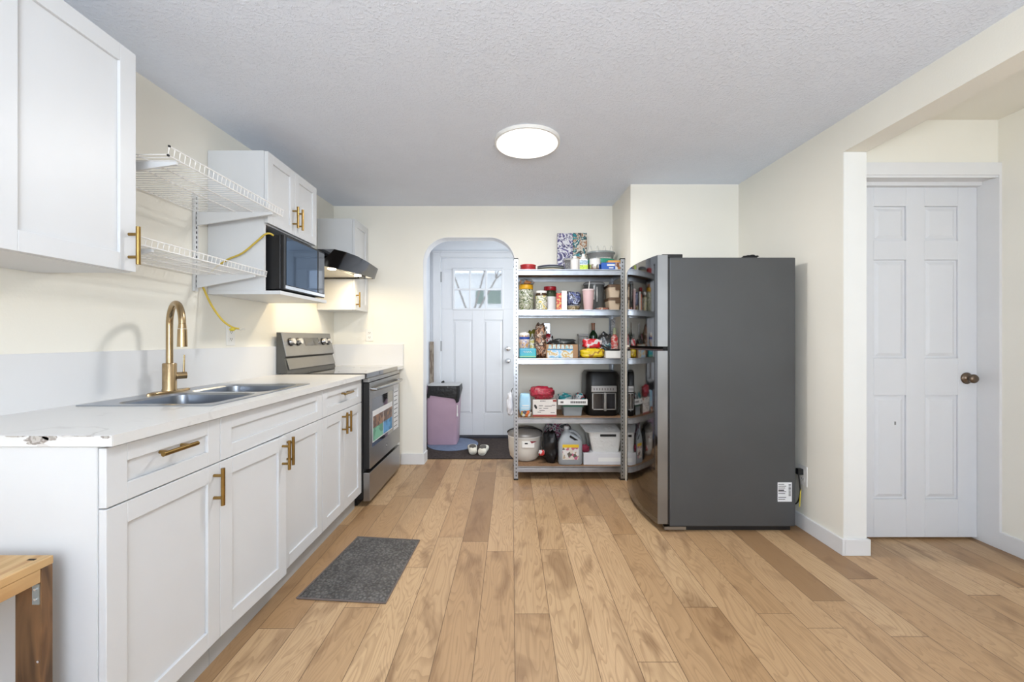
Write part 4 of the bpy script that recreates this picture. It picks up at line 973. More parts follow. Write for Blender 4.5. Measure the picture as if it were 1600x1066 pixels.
mb.tube([(cx_-0.115, 3.60, L1z+0.193), (cx_+0.11, 3.60, L1z+0.193)], 0.0018, 6)
tag(mb.build('wire_rack', M_('dull_wire', (0.45, 0.45, 0.45), rough=0.35, metal=0.8)), 'wire rack with four pointed loops, topmost on the top shelf stack', 'rack')
t = thing('food_can', 'silver food can with white label on the top shelf', 'can', (WX(929.5, 3.46), 3.46, L1z))
MB().lathe((WX(929.5, 3.46), 3.455, L1z), [(0.044, 0), (0.046, 0.003), (0.046, 0.100), (0.044, 0.102), (0.03, 0.101)], 32).build('can', CHROME, t, smooth=35)
MB().lathe((WX(929.5, 3.46), 3.455, L1z+0.05), [(0.0465, 0), (0.0465, 0.046)], 32).build('label_print', M_('white_label', (0.68, 0.68, 0.68)), t, smooth=35, label='white paper label')
t = thing('food_carton', 'blue carton with orange and white corner at the right end of the top shelf', 'carton', (WX(957, 3.42), 3.42, L1z))
BL = mat('royal_blue_card', (0.02, 0.10, 0.42), 0.4)
MB().box(WX(940.5, 3.40), WX(973, 3.40), 3.412, 3.48, L1z, L1z+0.063).build('carton', BL, t, bevel=0.002)
MB().box(WX(962, 3.40), WX(971.5, 3.40), 3.4105, 3.412, L1z+0.004, L1z+0.06).build('picture_print', patch('snack_picture', [(0.60, 0.62, 0.66), (0.40, 0.18, 0.05), (0.65, 0.55, 0.40), (0.20, 0.08, 0.03)], 40, 0.4), t, label='picture panel on the right')
MB().box(WX(949, 3.40), WX(961, 3.40), 3.4105, 3.412, L1z+0.034, L1z+0.05).box(WX(952, 3.40), WX(959, 3.40), 3.4105, 3.412, L1z+0.014, L1z+0.024).build('lettering_bands', PAPER, t)
tag(MB().box(WX(951, 3.40), WX(974, 3.40), 3.42, 3.49, L1z+0.0635, L1z+0.083).build('food_packet', M_('orange_card', (0.62, 0.32, 0.08), rough=0.5), bevel=0.002), 'flat orange and cream packet lying on the blue carton', 'packet')

# --- second level
z = L2z
t = thing('pickle_jar', 'large clear jar of green food with yellow lid, far left of the second shelf', 'jar', (WX(822, 3.5), 3.5, z))
GRN = patch('pickled_greens', [(0.10, 0.15, 0.04), (0.45, 0.45, 0.36), (0.06, 0.09, 0.03), (0.55, 0.55, 0.50), (0.16, 0.22, 0.07)], 22, 0.3, 'noise', distort=1.5)
MB().lathe((WX(822, 3.5), 3.53, z), [(0.060, 0), (0.066, 0.01), (0.066, 0.165), (0.055, 0.185)], 32).build('jar_glass', GRN, t, smooth=35, label='glass full of green vegetables')
MB().lathe((WX(822, 3.5), 3.53, z+0.185), [(0.060, 0), (0.062, 0.004), (0.062, 0.036), (0.058, 0.040)], 32).build('lid', M_('amber_yellow_lid', (0.62, 0.33, 0.01), rough=0.35), t, smooth=35)
tag(lump((WX(823, 3.5), 3.55, z+0.225+0.027), (0.11, 0.10, 0.054), 2, 0.5, 3).build('snack_packet', patch('orange_foil', [(0.5, 0.5, 0.5), (0.5, 0.20, 0.06), (0.25, 0.27, 0.3), (0.65, 0.66, 0.68)], 30, 0.3), smooth=True), 'crumpled orange and silver packet lying on the yellow jar lid', 'packet')
def jar(px0, px1, yt, lidh, lidm, bodym, label, Y=3.48, lab=None, nm='food_jar'):
    x = WX((px0+px1)/2, Y); r = (WX(px1, Y)-WX(px0, Y))/2; zt3 = WZ(yt, Y); h = zt3-z-lidh
    t = thing(nm, label, 'jar', (x, Y+r, z))
    MB().lathe((x, Y+r, z), [(r*0.93, 0), (r, 0.006), (r, h*0.86), (r*0.86, h)], 28).build('jar_glass', bodym, t, smooth=35)
    MB().lathe((x, Y+r, z+h), [(r*0.92, 0), (r*0.94, 0.002), (r*0.94, lidh-0.003), (r*0.9, lidh)], 28).build('lid', lidm, t, smooth=35)
    if lab:
        a0, a1, z0_, z1_ = lab[1:]
        L_ = [[(x+(r+0.0008)*math.cos(R(a0+(a1-a0)*k/14)), Y+r+(r+0.0008)*math.sin(R(a0+(a1-a0)*k/14)), z+zz) for k in range(15)] for zz in (h*z0_, h*z1_)]
        mbl = MB(); mbl.rings(L_, False, False, close=False); mbl.build('label_print', lab[0], t, label='paper label')
    return t
LBLW = patch('cream_jar_label', [(0.62, 0.61, 0.52), (0.66, 0.65, 0.58), (0.25, 0.28, 0.15), (0.64, 0.63, 0.55), (0.55, 0.45, 0.10)], 26, 0.5, 'noise')
DKJ = M_('dark_brown_contents', (0.06, 0.035, 0.02), rough=0.15)
jar(837, 856, 454, 0.020, WPLAS, DKJ, 'jar with white lid and cream label on the second shelf', lab=(LBLW, 190, 350, 0.08, 0.85))
jar(850, 871, 447, 0.036, M_('bright_red_lid', (0.40, 0.01, 0.02), rough=0.3), M_('green_brown_contents', (0.05, 0.07, 0.04), rough=0.15), 'taller jar with red lid on the second shelf', Y=3.56, lab=(M_('white_label', (0.68, 0.68, 0.68)), 240, 320, 0.05, 0.7))
tag(MB().box(WX(869.5, 3.47), WX(877.3, 3.47), 3.47, 3.53, z, WZ(458, 3.47)).build('snack_box', patch('orange_red_box', [(0.55, 0.33, 0.10), (0.45, 0.03, 0.02), (0.60, 0.38, 0.12)], 28, 0.4, 'noise'), bevel=0.002), 'slim orange and red packet beside the white box, second shelf', 'packet')
tag(MB().box(WX(877.6, 3.46), WX(886, 3.46), 3.46, 3.56, z, WZ(454.5, 3.46)).build('carton', PAPER, bevel=0.002), 'plain narrow white box standing on the second shelf', 'box')
t = thing('food_container', 'round container of pale food under the blue foil bag, second shelf', 'container', (WX(897, 3.5), 3.54, z))
MB().lathe((WX(897, 3.5), 3.545, z), [(0.048, 0), (0.058, 0.035), (0.060, 0.040)], 28).build('tub', patch('pale_food', [(0.30, 0.22, 0.12), (0.50, 0.42, 0.28), (0.20, 0.16, 0.08)], 30, 0.25, 'noise'), t, smooth=35)
MB().lathe((WX(897, 3.5), 3.545, z+0.040), [(0.063, 0), (0.063, 0.008), (0.06, 0.010)], 28).build('lid', CLR, t, smooth=35)
tag(lump((WX(897, 3.5), 3.56, z+0.051+0.060), (0.118, 0.09, 0.12), 8, 0.3, 3, p=4).build('snack_packet', patch('blue_silver_foil', [(0.05, 0.06, 0.10), (0.12, 0.15, 0.32), (0.04, 0.04, 0.06), (0.40, 0.45, 0.62), (0.03, 0.03, 0.04)], 26, 0.2, 'noise', bump=0.6, distort=1), smooth=True), 'shiny dark blue foil bag on the second shelf', 'bag')
t = thing('tumbler', 'pale pink tumbler with lid and white straw on the second shelf', 'tumbler', (WX(919, 3.43), 3.46, z))
TP = M_('pale_pink_plastic', (0.62, 0.44, 0.45), rough=0.4); xx = WX(919, 3.46)
MB().lathe((xx, 3.455, z), [(0.036, 0), (0.038, 0.004), (0.049, 0.165)], 32).build('cup', TP, t, smooth=35)
MB().lathe((xx, 3.455, z+0.165), [(0.053, 0), (0.053, 0.010), (0.048, 0.014)], 32).build('lid', M_('pink_lid', (0.66, 0.55, 0.55)), t, smooth=35)
MB().cyl((xx+0.003, 3.455, z+0.17), (xx+0.010, 3.455, z+0.245), 0.0035, n=10).build('straw', WPLAS, t)
t = thing('water_pitcher', 'tall smoky grey pitcher behind the pink tumbler', 'pitcher', (WX(931, 3.6), 3.6, z))
xx = 0.735
MB().lathe((xx, 3.62, z), [(0.078, 0), (0.082, 0.01), (0.090, 0.225), (0.092, 0.235)], 32).build('body', mat('smoky_plastic', (0.16, 0.17, 0.17), 0.15, trans=0.3), t, smooth=35)
MB().lathe((xx, 3.62, z+0.235), [(0.095, 0), (0.095, 0.012), (0.08, 0.025)], 32).build('lid', GREYP, t, smooth=35)
MB().box(xx-0.022, xx-0.014, 3.529, 3.534, z+0.10, z+0.22).box(xx+0.006, xx+0.012, 3.529, 3.534, z+0.08, z+0.21).build('water_gauge', WPLAS, t)
tag(lump((WX(941, 3.44), 3.44, z+0.011), (0.10, 0.04, 0.022), 4, 0.5, 3).build('snack_packet', patch('brown_red_packet', [(0.30, 0.12, 0.08), (0.5, 0.4, 0.3), (0.15, 0.06, 0.05)], 50, 0.4), smooth=True), 'small flat brown packet in front of the smoky pitcher', 'packet')
def bento(zz, label):
    t = thing('lunch_container', label, 'container', (WX(966, 3.5), 3.52, zz), 'beige lunch containers on the second shelf')
    BE = M_('beige_plastic', (0.56, 0.45, 0.33), rough=0.5, bump=0.3, bscale=150); BR = M_('brown_lid_plastic', (0.11, 0.065, 0.035), rough=0.45)
    xa_, xb_ = WX(951, 3.46), WX(984, 3.46); xb_ = min(xb_, SXR-0.008)
    MB().rings([rrect(xa_+0.012, xb_-0.006, 3.472, 3.62, 0.02, zz), rrect(xa_, xb_, 3.46, 3.63, 0.02, zz+0.085)]).build('tub', BE, t, smooth=35)
    l = MB().rings([rrect(xa_-0.003, xb_, 3.457, 3.633, 0.02, zz+0.085), rrect(xa_-0.003, xb_, 3.457, 3.633, 0.02, zz+0.107), rrect(xa_+0.01, xb_-0.01, 3.47, 3.62, 0.02, zz+0.112)]).build('lid', BR, t, smooth=35)
    xm = (xa_+xb_)/2+0.03
    MB().box(xm-0.027, xm+0.027, 3.448, 3.4565, zz+0.060, zz+0.108).build('clasp', BR, l, bevel=0.004)
    return t
bento(z, 'lower beige lunch container with brown lid, second shelf beside the refrigerator')
bento(z+0.113, 'upper beige lunch container with brown lid, second shelf beside the refrigerator')

# --- third level
z = L3z
t = thing('wipes_pack', 'teal blue flat wipes pack with white script, far left of the third shelf', 'pack', (WX(824, 3.4), 3.46, z))
MB().box(WX(811.5, 3.42), WX(838, 3.42), 3.42, 3.52, z, WZ(544.5, 3.42)).build('pack', patch('teal_blue_pack', [(0.01, 0.12, 0.36), (0.01, 0.28, 0.45), (0.02, 0.38, 0.42)], 5, 0.35, 'noise', smooth=True), t, bevel=0.008)
mb = MB(); xs_ = [WX(818+i*1.0, 3.42) for i in range(14)]
mb.tube([(x, 3.4195, z+0.052+0.008*math.sin(i*1.9)) for i, x in enumerate(xs_)], 0.0022, 6)
mb.build('script_print', PAPER, t, label='white script')
MB().box(WX(812, 3.42), WX(837.5, 3.42), 3.4192, 3.4203, z+0.008, z+0.018).build('band_print', M_('pale_green_band', (0.25, 0.50, 0.30)), t)
t = thing('wipes_canister', 'white canister with blue band and coloured swirls, standing on the wipes pack', 'canister', (WX(819, 3.47), 3.47, z+0.081))
zz = WZ(544.5, 3.42)+0.001; x = WX(819.5, 3.47)
MB().lathe((x, 3.472, zz), [(0.042, 0), (0.044, 0.003), (0.044, 0.105), (0.042, 0.108)], 28).build('canister', patch('swirl_label', [(0.65, 0.66, 0.70), (0.50, 0.28, 0.10), (0.68, 0.68, 0.70), (0.15, 0.15, 0.35), (0.66, 0.62, 0.50)], 22, 0.4, 'noise', distort=2), t, smooth=35)
MB().lathe((x, 3.472, zz+0.075), [(0.0446, 0), (0.0446, 0.022)], 28).build('band_print', M_('deep_blue_print', (0.02, 0.06, 0.30)), t, smooth=35, label='deep blue band')
MB().lathe((x, 3.472, zz+0.108), [(0.044, 0), (0.044, 0.012), (0.034, 0.024), (0.01, 0.028)], 28).build('lid', WPLAS, t, smooth=35)
t = thing('condiment_bottle', 'small white and yellow bottle behind the brown snack bag', 'bottle', (WX(832, 3.55), 3.58, z))
MB().lathe((WX(832.5, 3.55), 3.58, z), [(0.026, 0), (0.028, 0.005), (0.028, 0.155), (0.012, 0.185), (0.010, 0.21)], 24).build('bottle', patch('yellow_label', [(0.62, 0.62, 0.55), (0.50, 0.45, 0.10), (0.65, 0.65, 0.60), (0.15, 0.15, 0.12)], 30, 0.35, 'noise'), t, smooth=35)
tag(lump((WX(832, 3.62), 3.68, z+0.115), (0.10, 0.07, 0.23), 12, 0.35, 2.5, p=3).build('snack_packet', M_('mustard_foil', (0.22, 0.20, 0.03), rough=0.3, bump=0.5), smooth=True), 'mustard yellow bag standing at the back left of the third shelf', 'bag')
tag(lump((WX(844.5, 3.47), 3.50, z+0.1435), (0.092, 0.07, 0.285), 21, 0.35, 2.6, p=3.2).build('snack_packet', patch('brown_treat_bag', [(0.10, 0.045, 0.025), (0.35, 0.18, 0.10), (0.06, 0.03, 0.02), (0.55, 0.45, 0.36), (0.16, 0.07, 0.04)], 17, 0.3, 'noise', bump=0.6, distort=1.2), smooth=True), 'tall brown snack bag with knotted silver top on the third shelf', 'bag')
tag(lump((WX(857, 3.58), 3.60, z+0.16), (0.085, 0.07, 0.10), 9, 0.3, 3, flat=False).build('snack_packet', patch('red_white_packet', [(0.35, 0.02, 0.03), (0.6, 0.6, 0.6), (0.02, 0.02, 0.02), (0.4, 0.03, 0.04)], 16, 0.3, 'noise'), smooth=True), 'small red and white packet between the brown bag and the carton', 'packet')
lump((WX(857, 3.58), 3.60, z+0.056), (0.08, 0.06, 0.112), 19, 0.2, 2).build('pouch', M_('black_cloth', (0.012, 0.012, 0.012), rough=0.9), smooth=True)
tag(bpy.data.objects['pouch'], 'dark pouch beneath the small red and white packet, third shelf', 'pouch')
t = thing('food_carton', 'open carton printed pale blue and white with orange, middle of the third shelf', 'carton', (WX(878, 3.43), 3.5, z))
xa_, xb_ = WX(853.5, 3.43), WX(903, 3.43); zt4 = WZ(536, 3.43)
CARD = M_('brown_cardboard', (0.34, 0.20, 0.11), rough=0.8)
MB().box(xa_, xb_, 3.43, 3.56, z, zt4-0.012).build('carton', CARD, t, bevel=0.002)
MB().box(xa_+0.010, WX(895, 3.43), 3.4285, 3.43, z+0.001, z+0.066).build('print_panel', patch('pale_blue_front', [(0.16, 0.38, 0.62), (0.30, 0.52, 0.70), (0.60, 0.64, 0.66), (0.55, 0.38, 0.14), (0.60, 0.62, 0.55)], 16, 0.45, 'noise', stretch=(1, 1, 1.4)), t, label='printed front with pale blue and orange')
MB().box(xa_+0.010, WX(895, 3.43), 3.4285, 3.43, z+0.066, z+0.074).build('print_stripe', M_('mid_blue_print', (0.05, 0.25, 0.50)), t)
mb = MB()
for k in range(6):
    xk = xa_+0.016+k*0.036; mb.rings([[(xk, 3.428, z+0.078), (xk+0.030, 3.428, z+0.078), (xk+0.026, 3.428, zt4-0.016+0.006*math.sin(k)), (xk+0.006, 3.428, zt4-0.014)], [(xk, 3.436, z+0.078), (xk+0.030, 3.436, z+0.078), (xk+0.026, 3.436, zt4-0.016+0.006*math.sin(k)), (xk+0.006, 3.436, zt4-0.014)]])
mb.build('sachet_row', patch('sachet_print', [(0.60, 0.62, 0.62), (0.20, 0.42, 0.45), (0.62, 0.60, 0.52), (0.35, 0.50, 0.62)], 34, 0.35, 'noise'), t, label='row of pale sachets')
tag(lump((WX(881, 3.5), 3.50, zt4-0.012+0.022), (0.20, 0.10, 0.045), 31, 0.6, 2.5).build('plastic_bag', M_('black_sheer_plastic', (0.03, 0.035, 0.035), rough=0.3, bump=0.6, bscale=30), smooth=True), 'crumpled dark plastic bag lying along the top of the carton', 'bag')
t = thing('wine_bottle', 'dark green wine bottle with amber neck on the third shelf', 'bottle', (WX(928, 3.62), 3.64, z))
x = WX(928, 3.62)
MB().lathe((x, 3.65, z), [(0.034, 0), (0.038, 0.004), (0.038, 0.185), (0.034, 0.205), (0.0150, 0.232), (0.0145, 0.24)], 28).build('bottle_glass', mat('dark_green_glass', (0.01, 0.035, 0.015), 0.08, coat=0.6), t, smooth=35)
MB().lathe((x, 3.65, z+0.24), [(0.0150, 0), (0.0150, 0.055), (0.0165, 0.056), (0.0165, 0.064), (0.012, 0.066)], 24).build('neck_foil', M_('amber_foil', (0.22, 0.08, 0.03), rough=0.3), t, smooth=35)
MB().lathe((x, 3.65, z+0.06), [(0.0384, 0), (0.0384, 0.09)], 28).build('label_print', M_('white_label', (0.68, 0.68, 0.68)), t, smooth=35)
t = thing('storage_jar', 'square clear jar with grey lid left of the wine bottle', 'jar', (WX(911, 3.6), 3.62, z))
MB().box(WX(904.5, 3.6), WX(919, 3.6), 3.60, 3.67, z, WZ(525.5, 3.6)).build('jar_glass', CLR, t, bevel=0.008)
MB().box(WX(904, 3.6), WX(919.5, 3.6), 3.597, 3.673, WZ(525.5, 3.6), WZ(522, 3.6)).build('lid', M_('grey_lid', (0.35, 0.34, 0.33)), t, bevel=0.003)
t = thing('snack_packet', 'bright yellow rounded bag under the red pack on the third shelf', 'bag', (WX(927, 3.44), 3.48, z))
lump((WX(927, 3.44), 3.475, z+0.0405), (0.212, 0.085, 0.080), 14, 0.2, 2.4, p=3).build('bag', patch('yellow_foil', [(0.62, 0.45, 0.01), (0.70, 0.52, 0.02), (0.35, 0.18, 0.02), (0.68, 0.50, 0.02)], 13, 0.25, 'noise', bump=0.5), t, smooth=True)
tag(lump((WX(926.5, 3.44), 3.485, z+0.081+0.0405), (0.162, 0.07, 0.080), 15, 0.18, 2, p=4).build('noodle_pack', patch('red_foil', [(0.48, 0.01, 0.02), (0.55, 0.02, 0.03), (0.60, 0.55, 0.55), (0.50, 0.01, 0.02), (0.42, 0.01, 0.02)], 9, 0.22, 'noise', bump=0.4), smooth=True), 'shiny red and white pack lying on the yellow bag', 'pack')
FOIL = M_('crinkled_silver_foil', (0.25, 0.26, 0.27), rough=0.25, metal=0.7, bump=1.0, bscale=35)
tag(lump((WX(947, 3.62), 3.64, z+0.105), (0.13, 0.10, 0.21), 17, 0.4, 3).build('foil_bag', FOIL, smooth=True), 'crinkled grey foil bag at the back right of the third shelf', 'bag')
t = thing('sauce_bottle', 'red sauce bottle with pale green neck, right end of the third shelf', 'bottle', (WX(966, 3.5), 3.53, z))
x = 0.898
MB().lathe((x, 3.54, z), [(0.027, 0), (0.030, 0.005), (0.030, 0.17), (0.022, 0.19), (0.0135, 0.20)], 24).build('bottle', patch('red_sauce_bottle', [(0.40, 0.02, 0.02), (0.45, 0.03, 0.03), (0.55, 0.40, 0.35), (0.42, 0.02, 0.02)], 20, 0.3, 'noise', stretch=(1, 1, 3)), t, smooth=35)
MB().lathe((x, 3.54, z+0.20), [(0.014, 0), (0.014, 0.03), (0.012, 0.055), (0.006, 0.06)], 20).build('cap', M_('pale_green_cap', (0.45, 0.50, 0.32)), t, smooth=35)
tag(MB().box(WX(947, 3.40), WX(971, 3.40), 3.41, 3.50, z, WZ(548.5, 3.41)).build('carton', PAPER, bevel=0.002), 'low plain white box at the right front of the third shelf', 'box')
t = thing('frying_pan', 'small black pan resting on the low white box', 'pan', (WX(962, 3.5), 3.47, WZ(548.5, 3.41)))
zz = WZ(548.5, 3.41)+0.0005; x = WX(960.5, 3.45)
MB().lathe((x, 3.455, zz), [(0.042, 0), (0.048, 0.012), (0.05, 0.013), (0.044, 0.004), (0.02, 0.003)], 28).build('pan', BLACK, t, smooth=40)
MB().tube([(x-0.045, 3.45, zz+0.010), (x-0.095, 3.44, zz+0.038), (x-0.13, 3.44, zz+0.050)], 0.006, 8).build('handle', BLACK, t, smooth=40)
tag(lump((WX(949, 3.55), 3.545, z+0.0605), (0.075, 0.045, 0.12), 23, 0.3, 2.5).build('snack_packet', patch('teal_black_packet', [(0.02, 0.03, 0.03), (0.04, 0.10, 0.12), (0.3, 0.35, 0.35), (0.02, 0.02, 0.03)], 16, 0.25, 'noise'), smooth=True), 'dark teal packet between the foil bag and the white box', 'packet')
tag(MB().box(WX(956.5, 3.70), WX(963.5, 3.70), 3.70, 3.74, z, WZ(499, 3.70)).build('cling_wrap_box', patch('grey_speckled_card', [(0.40, 0.40, 0.42), (0.55, 0.55, 0.56), (0.20, 0.20, 0.22)], 50, 0.4, 'noise'), bevel=0.002), 'tall thin grey speckled box standing at the back of the third shelf', 'box')
tag(MB().box(WX(965, 3.70), WX(971, 3.70), 3.70, 3.74, z, WZ(497, 3.70)).build('cling_wrap_box', M_('pale_yellow_card', (0.48, 0.50, 0.34), rough=0.6), bevel=0.002), 'tall thin pale yellow box at the back behind the sauce bottle', 'box')

# --- fourth level
z = L4z
t = thing('plastic_bag', 'white plastic bag hanging from the left side of the shelving', 'bag', (-0.005, 3.43, 0.52))
lump((-0.010, 3.44, 0.62), (0.055, 0.10, 0.19), 41, 0.35, 2.5, flat=False).build('bag', M_('white_film', (0.70, 0.72, 0.78), rough=0.3, bump=0.5, bscale=25), t, smooth=True)
MB().tube([(-0.006, 3.44, 0.70), (0.004, 3.44, 0.74), (0.012, 3.44, 0.755)], 0.003, 6).build('bag_handle', BLACK, t)
t = thing('bread_pack', 'pale blue bag with orange and white base, far left of the fourth shelf', 'bag', (WX(820, 3.44), 3.48, z))
lump((WX(820.5, 3.44), 3.475, z+0.096), (0.098, 0.07, 0.190), 43, 0.12, 2, p=4.5).build('bag', patch('pale_blue_bag', [(0.22, 0.50, 0.72), (0.35, 0.60, 0.78), (0.52, 0.68, 0.78)], 4, 0.3, 'noise', smooth=True), t, smooth=True)
MB().box(WX(816, 3.44), WX(827, 3.44), 3.4385, 3.4405, z+0.085, z+0.094).box(WX(814, 3.44), WX(827, 3.44), 3.4385, 3.4405, z+0.066, z+0.072).build('white_print', PAPER, t)
tag(lump((WX(822, 3.415), 3.415, z+0.0255), (0.088, 0.034, 0.05), 44, 0.4, 3.5).build('candy_packet', patch('candy_print', [(0.60, 0.60, 0.55), (0.55, 0.12, 0.02), (0.5, 0.4, 0.08), (0.03, 0.03, 0.05), (0.6, 0.55, 0.45)], 36, 0.3), smooth=True), 'little orange and white packet in front of the pale blue bag', 'packet')
t = thing('cookie_box', 'white box with black oval and red base on the fourth shelf', 'box', (WX(851, 3.44), 3.5, z))
xa_, xb_ = WX(832.5, 3.43), WX(869.5, 3.43); zt5 = WZ(625, 3.43)
MB().box(xa_, xb_, 3.43, 3.56, z, zt5).build('box', M_('off_white_card', (0.66, 0.62, 0.58), rough=0.55), t, bevel=0.002)
MB().box(xa_, xb_, 3.4285, 3.43, z, z+0.014).box(xb_-0.03, xb_, 3.4285, 3.43, zt5-0.016, zt5).build('red_band', M_('brick_red_print', (0.30, 0.04, 0.03)), t)
mb = MB(); rosette(mb, 0, 0, 0, [(0.016, 0), (0.016, 0.0012)]); mb.xf(Matrix.Translation((xa_+0.024, 3.4298, z+0.082)) @ Matrix.Rotation(R(-25), 4, 'Y') @ Matrix.Diagonal((0.62, 1, 1.25, 1))); mb.build('oval_print', BLACK, t, label='black oval')
mb = MB()
for a0, a1, zz in ((0.05, 0.085, 0.088), (0.10, 0.16, 0.084), (0.052, 0.075, 0.066), (0.09, 0.13, 0.066), (0.055, 0.10, 0.048), (0.16, 0.19, 0.092), (0.15, 0.185, 0.030), (0.04, 0.07, 0.034)): mb.box(xa_+a0, xa_+a1, 3.4288, 3.43, z+zz, z+zz+0.005)
for k in range(4): mb.box(xa_+0.062+k*0.012, xa_+0.070+k*0.012, 3.4288, 3.43, zt5-0.014, zt5-0.006)
mb.build('small_print', M_('dark_grey_print', (0.12, 0.11, 0.11)), t)
NET = patch('red_net', [(0.28, 0.01, 0.03), (0.42, 0.02, 0.05), (0.20, 0.01, 0.02), (0.50, 0.08, 0.10)], 40, 0.4, 'noise', bump=1.0, distort=1.0)
tag(lump((WX(847, 3.47), 3.50, zt5+0.052), (0.20, 0.13, 0.108), 47, 0.3, 2.2).build('net_bag', NET, smooth=True), 'bulging red net bag lying on the white box', 'bag')
t = thing('storage_tub', 'small grey tub with dark green lid beneath the white tray', 'tub', (WX(895, 3.46), 3.53, z))
MB().rings([rrect(WX(881, 3.46), WX(909, 3.46), 3.465, 3.62, 0.012, z), rrect(WX(880, 3.46), WX(910.5, 3.46), 3.46, 3.63, 0.012, z+0.075)]).build('tub', M_('translucent_grey', (0.26, 0.28, 0.29), rough=0.3), t, smooth=35)
MB().box(WX(879, 3.46), WX(911.5, 3.46), 3.455, 3.635, z+0.075, z+0.093).build('lid', M_('dark_green_lid', (0.02, 0.13, 0.08), rough=0.35), t, bevel=0.003)
t = thing('cardboard_tray', 'shallow white tray with printed rim, stacked on the green lid', 'tray', (WX(894, 3.44), 3.53, z+0.094))
xa_, xb_ = WX(872, 3.43), WX(918, 3.43); zz = z+0.0935
mb = MB().box(xa_, xb_, 3.43, 3.64, zz, zz+0.003).box(xa_, xb_, 3.43, 3.433, zz, zz+0.05).box(xa_, xb_, 3.637, 3.64, zz, zz+0.05).box(xa_, xa_+0.003, 3.433, 3.637, zz, zz+0.05).box(xb_-0.003, xb_, 3.433, 3.637, zz, zz+0.05)
mb.build('tray', PAPER, t)
mb = MB()
for k in range(9): mb.box(xa_+0.105+k*0.0145, xa_+0.1165+k*0.0145, 3.4288, 3.43, zz+0.017, zz+0.035)
mb.box(xa_+0.02, xa_+0.045, 3.4288, 3.43, zz+0.018, zz+0.034)
mb.build('rim_print', M_('dark_grey_print', (0.12, 0.11, 0.11)), t, label='dark printed marks along the rim')
tag(lump((WX(885, 3.47), 3.52, zz+0.0475), (0.12, 0.09, 0.082), 51, 0.35, 2.4).build('snack_packet', patch('teal_packet', [(0.01, 0.10, 0.12), (0.02, 0.17, 0.19), (0.30, 0.33, 0.33), (0.01, 0.08, 0.10)], 10, 0.25, 'noise', bump=0.5), smooth=True), 'teal packet in the left of the white tray', 'packet')
tag(lump((WX(907, 3.47), 3.53, zz+0.048), (0.085, 0.10, 0.088), 52, 0.35, 2.4).build('snack_packet', patch('teal_red_packet', [(0.01, 0.12, 0.14), (0.28, 0.30, 0.31), (0.18, 0.02, 0.03), (0.02, 0.15, 0.17), (0.16, 0.02, 0.03)], 12, 0.25, 'noise', bump=0.5), smooth=True), 'teal and dark red packet in the right of the white tray', 'packet')
# air fryer oven
af = thing('air_fryer', 'black air fryer with silver band, windowed basket and vertical handle, fourth shelf', 'air fryer', (WX(942, 3.46), 3.57, z))
xa_, xb_ = WX(916, 3.45), WX(970, 3.45); zt6 = WZ(581, 3.46)
MB().rings([rrect(xa_+0.018, xb_-0.018, 3.455, 3.72, 0.05, z+0.001), rrect(xa_+0.008, xb_-0.008, 3.45, 3.73, 0.055, z+0.03), rrect(xa_, xb_, 3.44, 3.735, 0.06, z+0.20), rrect(xa_+0.004, xb_-0.004, 3.445, 3.735, 0.06, zt6-0.03), rrect(xa_+0.02, xb_-0.02, 3.46, 3.72, 0.06, zt6)]).build('casing', mat('soft_black_plastic', (0.006, 0.006, 0.006), 0.3, spec=0.3), af, smooth=35)
b0, b1 = WX(924, 3.43), WX(963.5, 3.43)
MB().box(b0, b1, 3.425, 3.445, WZ(613, 3.43), WZ(603, 3.43)).build('control_band', STEEL, af, bevel=0.003)
mb = MB()
for k in range(8): mb.box(b0+0.018+k*0.023, b0+0.028+k*0.023, 3.4245, 3.425, WZ(610, 3.43), WZ(606.5, 3.43))
mb.build('button_marks', M_('dark_grey_print', (0.12, 0.11, 0.11)), af)
f0, f1, g0, g1 = WX(925, 3.43), WX(962.5, 3.43), WZ(640.5, 3.43), WZ(614, 3.43)
bk = MB().box(f0, f1, 3.428, 3.45, g0, g1).build('basket', GLASSB, af, bevel=0.003)
mb = MB().box(f0, f1, 3.425, 3.428, g0, g0+0.008).box(f0, f1, 3.425, 3.428, g1-0.006, g1).box(f0, f0+0.010, 3.425, 3.428, g0, g1).box(f1-0.010, f1, 3.425, 3.428, g0, g1).build('window_frame', STEEL, bk)
xm = WX(945, 3.42); MB().box(xm-0.010, xm+0.010, 3.40, 3.418, WZ(642, 3.42), WZ(613.5, 3.42)).box(xm-0.006, xm+0.006, 3.418, 3.43, g1-0.02, g1-0.005).box(xm-0.006, xm+0.006, 3.418, 3.43, g0+0.005, g0+0.02).build('handle', STEEL, bk, bevel=0.003)

# --- bottom level
z = L5z
rc = thing('rice_cooker', 'white rounded rice cooker with black carrying handle, bottom shelf left', 'rice cooker', (0.115, 3.60, z))
cx_, cy_ = 0.118, 3.60
MB().lathe((cx_, cy_, z), [(0.095, 0.001), (0.105, 0.006), (0.130, 0.035), (0.142, 0.09), (0.146, 0.18), (0.148, 0.215)], 48).build('pot', M_('ivory_enamel', (0.66, 0.62, 0.56), rough=0.3), rc, smooth=40)
ld = MB().lathe((cx_, cy_, z+0.216), [(0.150, 0), (0.151, 0.018), (0.140, 0.035), (0.10, 0.055), (0.05, 0.064)], 48).build('lid', M_('grey_lid_metal', (0.30, 0.28, 0.26), rough=0.35, metal=0.3), rc, smooth=40)
hp = [(cx_-0.152*math.cos(a_), cy_-0.07*math.sin(a_)-0.01, z+0.235+0.055*math.sin(a_)) for a_ in [math.pi*k/16 for k in range(17)]]
MB().tube(hp, 0.0055, 8).build('carry_handle', BLACK, rc, smooth=True)
MB().lathe((cx_, cy_, z+0.208), [(0.1495, 0), (0.1495, 0.009)], 48).build('rim', WPLAS, rc, smooth=40)
